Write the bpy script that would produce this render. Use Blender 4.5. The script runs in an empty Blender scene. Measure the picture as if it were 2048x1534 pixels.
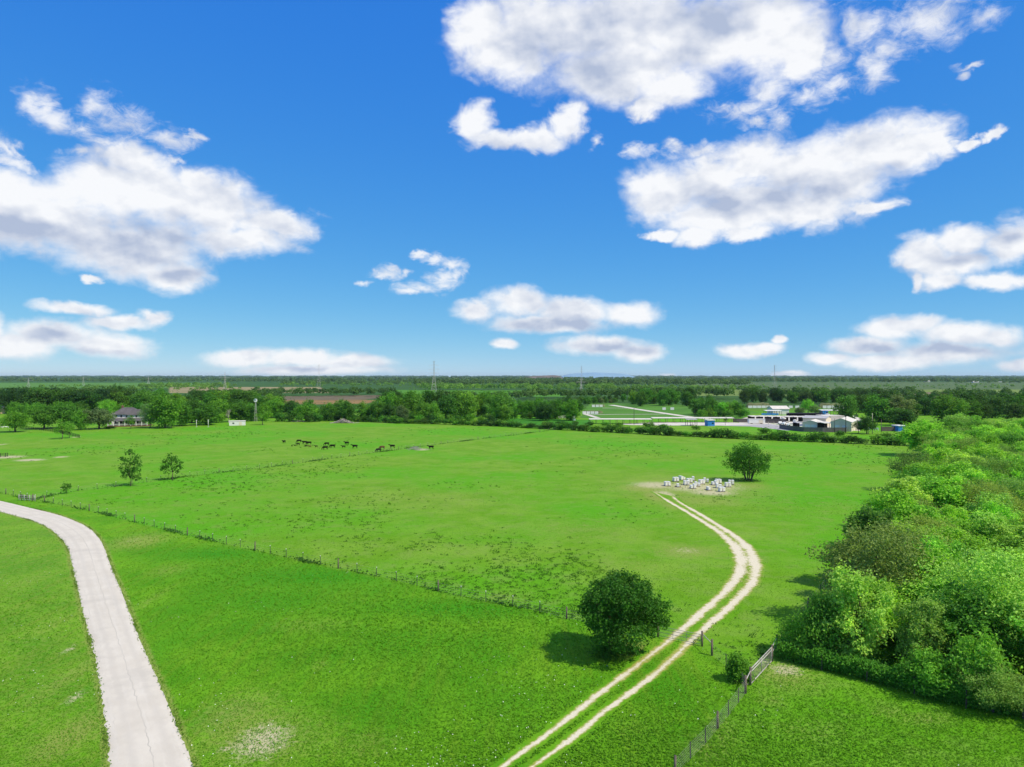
import bpy, bmesh, math, random
import numpy as np
from mathutils import Vector, Matrix

# ------------------------------------------------------------------ camera, sun, sky, exposure
SC = bpy.context.scene
COL = SC.collection
F, CX, CY, H = 1421.0, 1024.0, 767.0, 30.0      # focal length / centre of the 2048 px photograph, flying height
PITCH = math.atan(15.0 / F)
cam_d = bpy.data.cameras.new('camera')
cam_d.sensor_width = 36.0
cam_d.lens = 36.0 * F / 2048.0
cam_d.clip_start = 0.5
cam_d.clip_end = 60000.0
cam = bpy.data.objects.new('camera', cam_d)
COL.objects.link(cam)
cam.location = (0, 0, H)
cam.rotation_euler = (math.pi / 2 - PITCH, 0, 0)
SC.camera = cam

SUN_EL = math.radians(52)
SUN_AZ = math.radians(118)                        # clockwise from +Y (the view direction): from the right, a little behind
sun_d = bpy.data.lights.new('sun', 'SUN')
sun_d.energy = 4.8
sun_d.angle = math.radians(0.5)
sun_d.color = (1.0, 0.90, 0.68)
sun = bpy.data.objects.new('sun', sun_d)
COL.objects.link(sun)
to_sun = Vector((math.sin(SUN_AZ) * math.cos(SUN_EL), math.cos(SUN_AZ) * math.cos(SUN_EL), math.sin(SUN_EL)))
sun.rotation_euler = to_sun.to_track_quat('Z', 'Y').to_euler()

SC.view_settings.view_transform = 'Standard'
SC.view_settings.look = 'None'
SC.view_settings.exposure = 0.0
SC.view_settings.gamma = 1.0
SC.view_settings.use_curve_mapping = False
SC.cycles.max_bounces = 6
SC.cycles.diffuse_bounces = 4
SC.cycles.transparent_max_bounces = 8


class NT:
    """small helper to write node trees"""
    def __init__(self, tree):
        self.t = tree
        self.n = tree.nodes
        self.l = tree.links

    def add(self, typ, ins=None, **props):
        nd = self.n.new(typ)
        for k, v in props.items():
            setattr(nd, k, v)
        for k, v in (ins or {}).items():
            s = nd.inputs[k]
            if isinstance(v, bpy.types.NodeSocket):
                self.l.new(v, s)
            else:
                s.default_value = v
        return nd

    def math(self, op, a, b=0.0, c=None, clamp=False):
        d = {0: a, 1: b}
        if c is not None:
            d[2] = c
        return self.add('ShaderNodeMath', d, operation=op, use_clamp=clamp).outputs[0]

    def vmath(self, op, a, b=(0, 0, 0), c=None):
        d = {0: a, 1: b}
        if c is not None:
            d[2] = c
        return self.add('ShaderNodeVectorMath', d, operation=op).outputs[0]

    def noise(self, vec, scale, detail=3.0, rough=0.55, dist=0.0, dim='3D'):
        nd = self.add('ShaderNodeTexNoise', {'Scale': scale, 'Detail': detail, 'Roughness': rough, 'Distortion': dist},
                      noise_dimensions=dim)
        self.l.new(vec, nd.inputs['Vector'])
        return nd.outputs[0]

    def smooth(self, v, a, b, lo=0.0, hi=1.0):
        return self.add('ShaderNodeMapRange', {0: v, 1: a, 2: b, 3: lo, 4: hi}, interpolation_type='SMOOTHSTEP').outputs[0]

    def mix(self, f, a, b, mode='MIX'):
        nd = self.add('ShaderNodeMix', data_type='RGBA', blend_type=mode)
        for idx, v in ((0, f), (6, a), (7, b)):
            s = nd.inputs[idx]
            if isinstance(v, bpy.types.NodeSocket):
                self.l.new(v, s)
            else:
                s.default_value = v if idx == 0 else (v[0], v[1], v[2], 1.0)
        return nd.outputs[2]


# clouds: centre x, y and half sizes of the puffs, as angles read off the photograph (2048 px units) and turned
# into azimuth / elevation in the sky
PUFFS = [
 (60,400,130,58),(200,375,120,62),(300,392,160,74),(430,415,120,66),(545,447,88,32),(100,450,180,62),(265,490,165,62),(350,545,75,36),(480,485,110,36),(250,320,95,34),(400,365,60,30),(188,556,17,9),(-40,430,120,80),
 (150,617,85,14),(240,645,75,17),(312,634,28,17),(110,667,115,32),(215,690,100,27),(40,690,90,32),(-20,660,40,40),
 (490,718,78,18),(600,717,95,20),(700,726,90,18),(640,742,160,12),
 (960,60,55,60),(1010,110,90,60),(1100,60,150,80),(1250,60,200,90),(1400,80,180,100),(1540,70,110,100),(1240,150,150,62),(1350,185,85,42),(1290,215,50,22),(1590,120,50,50),
 (955,250,42,48),(1000,280,66,22),(1075,276,66,26),(1140,245,36,36),
 (1500,400,170,62),(1660,375,120,52),(1320,385,72,60),(1410,355,100,58),(1510,330,90,55),(1600,345,140,62),(1720,305,120,55),(1810,295,85,48),(1865,290,36,32),(1450,430,150,45),(1600,425,140,42),(1740,410,75,18),(1400,472,50,22),(1330,472,36,14),(1500,470,60,18),(1925,287,38,11),(1975,270,24,14),
 (1850,500,60,36),(1920,480,70,28),(2010,480,60,48),(1900,525,100,32),(1880,558,60,18),(2000,560,90,18),(1832,560,14,22),(1830,520,40,18),
 (955,625,42,26),(1045,607,72,32),(1150,622,95,30),(1255,628,62,28),(1100,650,130,20),(1190,690,100,22),(1280,705,58,20),(1005,686,30,11),
 (1780,655,75,24),(1830,648,60,22),(1930,665,100,28),(1730,690,80,20),(1660,715,50,13),(1900,705,150,24),(1780,722,130,17),(2010,672,50,24),(2040,730,60,14),(1580,748,40,8),
 (1480,700,50,17),(1525,697,45,14),(1560,680,18,8),
]
WISPS = [(72,208,27,34),(105,240,45,26),(195,205,42,38),(255,245,62,34),(330,280,62,20),(392,272,30,9),(170,262,50,22),(345,318,24,12),(150,308,45,14),
 (848,513,16,8),(876,519,24,9),(905,530,20,12),(916,551,13,14),(896,568,24,13),(864,581,34,11),(826,590,30,7),(782,547,20,9),(760,560,22,8),(732,571,22,6),(815,548,14,8),(890,556,36,20),(850,578,50,14),(770,556,34,12),
 (1740,50,70,45),(1850,40,110,50),(1980,30,70,30),(1770,110,50,35),(1745,155,40,40),(1660,185,40,28),(1530,190,50,40),(1560,245,38,32),(1500,250,40,18),
 (1925,140,30,8),(1905,160,18,8),(10,300,22,30),(1335,750,22,4),
 (20,330,70,16),(210,285,60,22),(1198,278,14,14),(1272,302,26,15),(1340,290,24,12),(1390,300,60,16),(1640,130,50,50),(1480,225,60,24),(1620,200,50,24),(1700,60,30,60)]
SHADES = [(270,480,260,62),(60,445,150,26),(360,540,70,20),(1180,100,170,80),(1360,130,80,40),(1420,50,90,70),(1420,400,160,34),(1600,390,180,30),(1760,345,80,30),
          (230,250,70,30),(110,670,100,18),(200,705,110,12),(1130,655,150,18),(1240,700,90,14),(1790,690,130,16),(1900,695,140,14),(1940,510,90,22),(1990,470,40,20),(600,740,140,10)]


def azel(px, py):
    x, y, z = (px - CX) / F, 1.0, (752.0 - py) / F
    return math.atan2(x, y), math.asin(z / math.sqrt(x * x + y * y + z * z))


world = bpy.data.worlds.new('World')
SC.world = world
world.use_nodes = True
W = NT(world.node_tree)
W.n.clear()
SKY_STRENGTH = 0.1
sky = W.add('ShaderNodeTexSky', sky_type='NISHITA', sun_disc=False, sun_elevation=SUN_EL, sun_rotation=SUN_AZ,
            altitude=0.0, air_density=0.6, dust_density=0.0, ozone_density=4.0)
tc = W.add('ShaderNodeTexCoord').outputs['Generated']
sep = W.add('ShaderNodeSeparateXYZ', {0: tc})
az = W.math('ARCTAN2', sep.outputs[0], sep.outputs[1])
el = W.math('ARCSINE', sep.outputs[2])
pv = W.add('ShaderNodeCombineXYZ', {0: az, 1: el, 2: 0.0}).outputs[0]
# stretch the noise a little along the horizon
nv = W.vmath('MULTIPLY', tc, (1.0, 1.0, 1.45))
w1 = W.add('ShaderNodeTexNoise', {'Scale': 9.0, 'Detail': 4.0, 'Roughness': 0.6}, noise_dimensions='3D')
W.l.new(nv, w1.inputs['Vector'])
warp = W.vmath('MULTIPLY', W.vmath('SUBTRACT', w1.outputs['Color'], (0.5, 0.5, 0.5)), (0.075, 0.05, 0.0))
w2 = W.add('ShaderNodeTexNoise', {'Scale': 34.0, 'Detail': 4.0, 'Roughness': 0.62, 'Distortion': 0.6}, noise_dimensions='3D')
W.l.new(nv, w2.inputs['Vector'])
warp2 = W.vmath('MULTIPLY', W.vmath('SUBTRACT', w2.outputs['Color'], (0.5, 0.5, 0.5)), (0.034, 0.022, 0.0))
elf = W.smooth(el, 0.0, 0.22, 0.3, 1.0)
wsum = W.vmath('ADD', warp, warp2)
wsc = W.add('ShaderNodeVectorMath', {0: wsum, 'Scale': elf}, operation='SCALE').outputs[0]
wp = W.vmath('ADD', pv, wsc)


def puff_field(items, vec, sm, grow=1.0):
    acc = None
    for px, py, rx, ry in items:
        a, e = azel(px, py)
        a2, _ = azel(px + rx, py)
        _, e2 = azel(px, py - ry)
        ia, ie = 1.0 / (abs(a2 - a) * grow), 1.0 / (max(abs(e2 - e), 1e-4) * grow)
        q = W.add('ShaderNodeVectorMath', {0: vec, 1: (ia, ie, 0.0), 2: (-a * ia, -e * ie, 0.0)}, operation='MULTIPLY_ADD').outputs[0]
        ln = W.add('ShaderNodeVectorMath', {0: q}, operation='LENGTH').outputs['Value']
        acc = ln if acc is None else W.math('SMOOTH_MIN', acc, ln, sm)
    return acc


field = W.math('SUBTRACT', 1.0, puff_field(PUFFS, wp, 0.25, 1.10))
nfine = W.noise(nv, 22.0, 7.0, 0.62, 0.35)
nmid = W.noise(nv, 7.0, 4.0, 0.55, 0.2)
nn = W.math('ADD', W.math('MULTIPLY', W.math('SUBTRACT', nfine, 0.5), 1.25), W.math('MULTIPLY', W.math('SUBTRACT', nmid, 0.5), 0.75))
dens = W.math('ADD', W.math('MULTIPLY', field, 1.35), nn)
alpha = W.smooth(dens, -0.22, 0.78)
alpha = W.math('MULTIPLY', alpha, W.smooth(field, -0.75, -0.15))
wfield = W.math('SUBTRACT', 1.0, puff_field(WISPS, wp, 0.25, 1.22))
nwisp = W.noise(W.vmath('MULTIPLY', nv, (1.0, 1.0, 1.2)), 42.0, 6.0, 0.66, 0.9)
wdens = W.math('ADD', wfield, W.math('ADD', W.math('MULTIPLY', nn, 1.0), W.math('MULTIPLY', W.math('SUBTRACT', nwisp, 0.5), 1.5)))
walpha = W.math('MULTIPLY', W.math('MULTIPLY', W.smooth(wdens, -0.10, 1.15), W.smooth(wfield, -0.8, -0.1)), 0.9)
alpha = W.math('MAXIMUM', alpha, walpha)
# unseen broken cumulus added outside the view, for whiter fill light
out_f = W.math('MAXIMUM', W.smooth(el, 0.56, 0.72), W.smooth(W.math('ABSOLUTE', az), 0.74, 0.95))
rest = W.smooth(W.math('ADD', W.noise(nv, 3.2, 7.0, 0.58, 0.3), W.smooth(el, 0.0, 0.1, -0.1, 0.0)), 0.50, 0.60)
alpha = W.math('MAXIMUM', alpha, W.math('MULTIPLY', W.math('MULTIPLY', rest, out_f), W.smooth(el, 0.0, 0.06)))
# soft relief of the puffs: difference of the same noise sampled a little towards the sun
nv2 = W.vmath('ADD', nv, (0.010, 0.0, 0.022))
nb1 = W.noise(nv, 9.0, 3.0, 0.5)
nb2 = W.noise(nv2, 9.0, 3.0, 0.5)
nb3 = W.noise(nv, 26.0, 4.0, 0.55)
nb4 = W.noise(W.vmath('ADD', nv, (0.004, 0.0, 0.009)), 26.0, 4.0, 0.55)
relief = W.math('ADD', W.math('MULTIPLY', W.math('SUBTRACT', nb1, nb2), 2.6), W.math('MULTIPLY', W.math('SUBTRACT', nb3, nb4), 1.0))
shade = W.smooth(W.math('SUBTRACT', 1.45, puff_field(SHADES, W.vmath('ADD', pv, warp), 0.5)), 0.0, 1.5)
lit = W.math('SUBTRACT', W.math('ADD', 0.92, relief), W.math('MULTIPLY', shade, W.smooth(dens, -0.1, 1.1, 0.22, 0.82)))
lit = W.math('MAXIMUM', W.math('ADD', lit, 0.0, clamp=True), 0.10)
K = 1.0 / SKY_STRENGTH
ccol = W.mix(lit, (0.40 * K, 0.48 * K, 0.66 * K), (0.97 * K, 0.98 * K, 1.0 * K))
# grade the sky to the photograph's saturated blue (a curve per channel)
sk = W.add('ShaderNodeSeparateColor', {0: sky.outputs[0]})


def curve(sock, ref, val, p):
    return W.math('MULTIPLY', W.math('POWER', W.math('MULTIPLY', sock, SKY_STRENGTH / ref), p), val * K)


sgain = W.add('ShaderNodeCombineColor', {0: curve(sk.outputs[0], .061, .031, 1.16), 1: curve(sk.outputs[1], .115, .212, .62),
                                         2: curve(sk.outputs[2], .731, .84, .14)}).outputs[0]
full = W.mix(W.math('MULTIPLY', alpha, 0.97), sgain, ccol)
bg = W.add('ShaderNodeBackground', {'Color': full, 'Strength': SKY_STRENGTH})
wo = W.add('ShaderNodeOutputWorld', {'Surface': bg.outputs[0]})
world.cycles.sampling_method = 'MANUAL'
world.cycles.sample_map_resolution = 512


# ------------------------------------------------------------------ helpers
def P(px, py, z=0.0):
    """photograph pixel -> the point of the level z that it looks at"""
    x, u = (px - CX) / F, (CY - py) / F
    cp, sp = math.cos(PITCH), math.sin(PITCH)
    fy, fz = cp + sp * u, -sp + cp * u
    t = (z - H) / fz
    return Vector((x * t, fy * t, z))


def depth(py):
    return P(CX, py).y


def tag(o, label, cat=None, group=None, kind=None):
    if label:
        o['label'] = label
    if cat:
        o['category'] = cat
    if group:
        o['group'] = group
    if kind:
        o['kind'] = kind
    return o


def empty(name, loc, label, cat, group=None, rz=0.0):
    o = bpy.data.objects.new(name, None)
    o.empty_display_size = 0.5
    COL.objects.link(o)
    o.location = loc
    o.rotation_euler = (0, 0, rz)
    return tag(o, label, cat, group)


def link_mesh(name, me, parent=None):
    o = bpy.data.objects.new(name, me)
    COL.objects.link(o)
    if parent is not None:
        o.parent = parent
    return o


def np_mesh(name, verts, quads, mat, smooth=False, attrs=None, uv=None):
    """fast mesh from arrays; quads (N,4) or (N,3)"""
    me = bpy.data.meshes.new(name)
    verts = np.asarray(verts, dtype=np.float32)
    quads = np.asarray(quads, dtype=np.int32)
    k = quads.shape[1]
    me.vertices.add(len(verts))
    me.vertices.foreach_set('co', verts.ravel())
    me.loops.add(quads.size)
    me.loops.foreach_set('vertex_index', quads.ravel())
    me.polygons.add(len(quads))
    me.polygons.foreach_set('loop_start', np.arange(0, quads.size, k, dtype=np.int32))
    me.polygons.foreach_set('loop_total', np.full(len(quads), k, dtype=np.int32))
    me.polygons.foreach_set('use_smooth', np.full(len(quads), smooth, dtype=bool))
    for an, (typ, data) in (attrs or {}).items():
        at = me.attributes.new(an, typ, 'POINT')
        at.data.foreach_set('color' if typ == 'FLOAT_COLOR' else 'value', np.asarray(data, dtype=np.float32).ravel())
    me.update(calc_edges=True)
    if mat:
        me.materials.append(mat)
    return me


class MB:
    """collects boxes, tubes and prisms into one mesh"""
    def __init__(self):
        self.v, self.f = [], []

    def face(self, pts):
        b = len(self.v)
        self.v += [tuple(p) for p in pts]
        self.f.append(tuple(range(b, b + len(pts))))

    def box(self, c, s, rz=0.0, top=None):
        """centre of the base c, size s; top = scale of the top face"""
        b = len(self.v)
        ca, sa = math.cos(rz), math.sin(rz)
        tx, ty = top or (1, 1)
        for z, kx, ky in ((0, 1, 1), (s[2], tx, ty)):
            for dx, dy in ((-1, -1), (1, -1), (1, 1), (-1, 1)):
                x, y = dx * s[0] / 2 * kx, dy * s[1] / 2 * ky
                self.v.append((c[0] + x * ca - y * sa, c[1] + x * sa + y * ca, c[2] + z))
        for q in ((0, 3, 2, 1), (4, 5, 6, 7), (0, 1, 5, 4), (1, 2, 6, 5), (2, 3, 7, 6), (3, 0, 4, 7)):
            self.f.append(tuple(b + i for i in q))
        return self

    def tube(self, pts, radii, n=6, cap=True):
        pts = [Vector(p) for p in pts]
        if not hasattr(radii, '__len__'):
            radii = [radii] * len(pts)
        rings = []
        for i, p in enumerate(pts):
            d = (pts[min(i + 1, len(pts) - 1)] - pts[max(i - 1, 0)])
            d = d.normalized() if d.length > 1e-9 else Vector((0, 0, 1))
            a = d.cross(Vector((0, 0, 1)))
            if a.length < 0.05:
                a = Vector((1, 0, 0))
            a.normalize()
            c = d.cross(a)
            b = len(self.v)
            for k in range(n):
                t = 2 * math.pi * k / n
                self.v.append(tuple(p + (a * math.cos(t) + c * math.sin(t)) * radii[i]))
            rings.append(b)
        for r0, r1 in zip(rings, rings[1:]):
            for k in range(n):
                self.f.append((r0 + k, r0 + (k + 1) % n, r1 + (k + 1) % n, r1 + k))
        if cap:
            self.f.append(tuple(rings[0] + k for k in reversed(range(n))))
            self.f.append(tuple(rings[-1] + k for k in range(n)))
        return self

    def disc(self, c, axis, r0, r1, n=16):
        axis = Vector(axis).normalized()
        self.tube([Vector(c) - axis * 0.03, Vector(c) + axis * 0.03], [r0, r1], n)
        return self

    def mesh(self, name, mat, smooth=False):
        me = bpy.data.meshes.new(name)
        me.from_pydata(self.v, [], self.f)
        me.update()
        if smooth:
            me.polygons.foreach_set('use_smooth', np.ones(len(me.polygons), dtype=bool))
        if mat:
            me.materials.append(mat)
        return me

    def build(self, name, mat, parent=None, smooth=False):
        return link_mesh(name, self.mesh(name, mat, smooth), parent)


def spline(pts, n=12):
    """Catmull-Rom through ground points"""
    pts = [Vector(p) for p in pts]
    q = [pts[0] * 2 - pts[1]] + pts + [pts[-1] * 2 - pts[-2]]
    out = []
    for i in range(1, len(q) - 2):
        for k in range(n):
            t = k / n
            a, b, c, d = q[i - 1], q[i], q[i + 1], q[i + 2]
            out.append(0.5 * ((2 * b) + (c - a) * t + (2 * a - 5 * b + 4 * c - d) * t * t + (3 * b - a - 3 * c + d) * t ** 3))
    out.append(pts[-1])
    return out


def resample(pts, step):
    out = [pts[0]]
    acc = 0.0
    for a, b in zip(pts, pts[1:]):
        L = (b - a).length
        while acc + L >= step:
            t = (step - acc) / L
            a = a.lerp(b, t)
            out.append(a.copy())
            L = (b - a).length
            acc = 0.0
        acc += L
    out.append(pts[-1])
    return out


def resample_n(pts, n):
    L = [0.0]
    for a, b in zip(pts, pts[1:]):
        L.append(L[-1] + (b - a).length)
    out = []
    j = 0
    for i in range(n):
        s = L[-1] * i / (n - 1)
        while j < len(L) - 2 and L[j + 1] < s:
            j += 1
        t = (s - L[j]) / max(L[j + 1] - L[j], 1e-9)
        out.append(pts[j].lerp(pts[j + 1], min(max(t, 0), 1)))
    return out


# ------------------------------------------------------------------ materials
MATS = {}


def simple(name, col, rough=0.8, var=0.12, scale=3.0, metal=0.0, bump=0.0, spec=0.3):
    m = bpy.data.materials.new(name)
    m.use_nodes = True
    T = NT(m.node_tree)
    bs = m.node_tree.nodes['Principled BSDF']
    pos = T.add('ShaderNodeTexCoord').outputs['Object']
    n1 = T.noise(pos, scale, 4.0, 0.6)
    n2 = T.noise(pos, scale * 0.17, 2.0, 0.5)
    s = T.math('ADD', T.math('MULTIPLY', n1, 0.6), T.math('MULTIPLY', n2, 0.4))
    lo = [c * (1 - var * 1.6) for c in col]
    hi = [min(1.0, c * (1 + var * 1.6)) for c in col]
    c = T.mix(T.smooth(s, 0.3, 0.7), lo, hi)
    T.l.new(c, bs.inputs['Base Color'])
    bs.inputs['Roughness'].default_value = rough
    bs.inputs['Metallic'].default_value = metal
    bs.inputs['Specular IOR Level'].default_value = spec
    if bump:
        b = T.add('ShaderNodeBump', {'Strength': bump, 'Height': n1, 'Distance': 0.05})
        T.l.new(b.outputs[0], bs.inputs['Normal'])
    MATS[name] = m
    return m


def leaf_mat(name, trans=0.35, rough=0.6, spread=0.5, yellow=0.35):
    """leaf colour comes from the crown's object colour, varied per leaf"""
    m = bpy.data.materials.new(name)
    m.use_nodes = True
    T = NT(m.node_tree)
    T.n.clear()
    oi = T.add('ShaderNodeObjectInfo')
    at = T.add('ShaderNodeAttribute', attribute_name='tone').outputs['Fac']
    k = T.math('ADD', T.math('MULTIPLY', at, 2 * spread), 1 - spread)
    kc = T.add('ShaderNodeCombineXYZ', {0: k, 1: k, 2: k}).outputs[0]
    c = T.mix(1.0, oi.outputs['Color'], kc, 'MULTIPLY')
    warm = T.mix(1.0, c, (1.55, 1.12, 0.8), 'MULTIPLY')
    c = T.mix(T.math('MULTIPLY', T.smooth(at, 0.45, 1.0), yellow), c, warm)
    d = T.add('ShaderNodeBsdfPrincipled', {'Base Color': c, 'Roughness': rough, 'Specular IOR Level': 0.22})
    tcol = T.mix(1.0, c, (1.1, 1.1, 0.55), 'MULTIPLY')
    tr = T.add('ShaderNodeBsdfTranslucent', {'Color': tcol})
    mx = T.add('ShaderNodeMixShader', {0: trans, 1: d.outputs[0], 2: tr.outputs[0]})
    T.add('ShaderNodeOutputMaterial', {'Surface': mx.outputs[0]})
    MATS[name] = m
    return m


def grass_nodes(T, zone, fld, fldw):
    """grass colour in world space: zone r = mown lawn, g = dry, b = bare pale soil; fld = colour of the fields far off"""
    pos = T.add('ShaderNodeNewGeometry').outputs['Position']
    p = T.vmath('MULTIPLY', pos, (1.0, 1.0, 0.0))
    zs = T.add('ShaderNodeSeparateColor', {0: zone})
    lawn, dry, bare = zs.outputs[0], zs.outputs[1], zs.outputs[2]
    nbig = T.noise(p, 0.018, 3.0, 0.55)
    nmid = T.noise(p, 0.11, 4.0, 0.6, 0.4)
    nsm = T.noise(p, 0.9, 5.0, 0.65)
    nfine = T.noise(p, 5.0, 3.0, 0.7)
    streak = T.noise(T.vmath('MULTIPLY', p, (0.9, 0.06, 1.0)), 1.0, 3.0, 0.55)
    pa = T.mix(T.smooth(nmid, 0.32, 0.68), (0.108, 0.272, 0.005), (0.165, 0.315, 0.026))
    pa = T.mix(T.smooth(nbig, 0.40, 0.66), pa, (0.084, 0.315, 0.004))
    nol = T.noise(p, 0.30, 5.0, 0.65, 0.3)
    pa = T.mix(T.math('MULTIPLY', T.smooth(nol, 0.46, 0.68), 0.55), pa, (0.170, 0.275, 0.050))
    pa = T.mix(T.math('MULTIPLY', T.smooth(nsm, 0.50, 0.72), 0.45), pa, (0.058, 0.175, 0.008))
    nsp = T.noise(T.vmath('MULTIPLY', p, (1.0, 0.7, 1.0)), 2.6, 3.0, 0.7)
    pa = T.mix(T.math('MULTIPLY', T.math('MULTIPLY', T.smooth(nsp, 0.60, 0.70), T.smooth(nol, 0.62, 0.42)), 0.7), pa, (0.030, 0.105, 0.008))
    la = T.mix(T.smooth(nmid, 0.30, 0.66), (0.068, 0.248, 0.005), (0.130, 0.320, 0.010))
    la = T.mix(T.math('MULTIPLY', T.smooth(streak, 0.45, 0.7), 0.5), la, (0.135, 0.235, 0.014))
    la = T.mix(T.math('MULTIPLY', T.smooth(nsm, 0.48, 0.70), 0.5), la, (0.052, 0.185, 0.006))
    lush = T.add('ShaderNodeAttribute', attribute_name='lush').outputs['Fac']
    la = T.mix(T.math('MULTIPLY', lush, T.smooth(nmid, 0.25, 0.6, 0.5, 1.0)), la, (0.034, 0.225, 0.004))
    c = T.mix(lawn, pa, la)
    fw = T.math('MULTIPLY', fldw, T.smooth(nmid, 0.1, 0.5, 0.75, 1.0))
    fcol = T.mix(T.smooth(T.noise(p, 0.02, 4.0, 0.6), 0.35, 0.65), fld, T.mix(1.0, fld, (0.72, 0.78, 0.75), 'MULTIPLY'))
    c = T.mix(fw, c, fcol)
    # fine blades
    k = T.math('ADD', 0.62, T.math('MULTIPLY', nfine, 0.78))
    c = T.mix(1.0, c, T.add('ShaderNodeCombineXYZ', {0: k, 1: k, 2: k}).outputs[0], 'MULTIPLY')
    # dry and bare patches with a broken edge
    nb = T.math('MULTIPLY', T.math('SUBTRACT', T.noise(p, 1.6, 5.0, 0.7), 0.5), 1.5)
    d = T.smooth(T.math('ADD', T.math('MULTIPLY', dry, 1.25), T.math('MULTIPLY', nb, T.smooth(dry, 0.02, 0.25))), 0.10, 0.95)
    c = T.mix(T.math('MULTIPLY', d, 0.66), c, T.mix(nfine, (0.20, 0.24, 0.045), (0.33, 0.33, 0.11)))
    b = T.smooth(T.math('ADD', bare, nb), 0.40, 0.95)
    c = T.mix(T.math('MULTIPLY', b, 0.92), c, T.mix(nfine, (0.36, 0.33, 0.18), (0.56, 0.52, 0.35)))
    # small wild blades scatter
    return c, p, nsm, nfine


def make_ground_mat():
    m = bpy.data.materials.new('grass_ground')
    m.use_nodes = True
    T = NT(m.node_tree)
    bs = m.node_tree.nodes['Principled BSDF']
    zone = T.add('ShaderNodeAttribute', attribute_name='zone').outputs['Color']
    fa = T.add('ShaderNodeAttribute', attribute_name='field')
    c, p, nsm, nfine = grass_nodes(T, zone, fa.outputs['Color'], fa.outputs['Alpha'])
    T.l.new(c, bs.inputs['Base Color'])
    bs.inputs['Roughness'].default_value = 0.95
    bs.inputs['Specular IOR Level'].default_value = 0.1
    hgt = T.math('ADD', T.math('MULTIPLY', nsm, 0.6), T.math('MULTIPLY', nfine, 0.25))
    b = T.add('ShaderNodeBump', {'Strength': 0.55, 'Height': hgt, 'Distance': 0.16})
    T.l.new(b.outputs[0], bs.inputs['Normal'])
    return m


def make_track_mat():
    m = bpy.data.materials.new('dirt_track')
    m.use_nodes = True
    T = NT(m.node_tree)
    bs = m.node_tree.nodes['Principled BSDF']
    zone = T.add('ShaderNodeAttribute', attribute_name='zone').outputs['Color']
    g, p, nsm, nfine = grass_nodes(T, zone, (0, 0, 0, 1), 0.0)
    lat = T.add('ShaderNodeAttribute', attribute_name='lat').outputs['Fac']
    wear = T.add('ShaderNodeAttribute', attribute_name='wear').outputs['Fac']
    n = T.math('MULTIPLY', T.math('SUBTRACT', T.noise(p, 1.5, 6.0, 0.75), 0.5), 1.7)
    n2 = T.math('MULTIPLY', T.math('SUBTRACT', T.noise(p, 0.28, 4.0, 0.65), 0.5), 1.25)
    wid = T.add('ShaderNodeAttribute', attribute_name='wid').outputs['Fac']
    d = T.math('ADD', T.math('DIVIDE', lat, wid), T.math('ADD', n, n2))
    # straw-coloured fringe, then white caliche
    c = T.mix(T.math('MULTIPLY', T.smooth(d, 1.05, 0.45), 0.8), g, T.mix(nfine, (0.26, 0.28, 0.05), (0.46, 0.40, 0.13)))
    lim = T.math('ADD', d, T.math('MULTIPLY', T.math('SUBTRACT', 1.0, wear), 0.5))
    dirt = T.mix(nfine, (0.46, 0.41, 0.28), (0.78, 0.73, 0.59))
    c = T.mix(T.smooth(lim, 0.74, 0.22), c, dirt)
    T.l.new(c, bs.inputs['Base Color'])
    bs.inputs['Roughness'].default_value = 0.95
    bs.inputs['Specular IOR Level'].default_value = 0.1
    hgt = T.math('ADD', T.math('MULTIPLY', nsm, 0.6), T.math('MULTIPLY', nfine, 0.25))
    b = T.add('ShaderNodeBump', {'Strength': 0.5, 'Height': hgt, 'Distance': 0.16})
    T.l.new(b.outputs[0], bs.inputs['Normal'])
    return m


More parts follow.
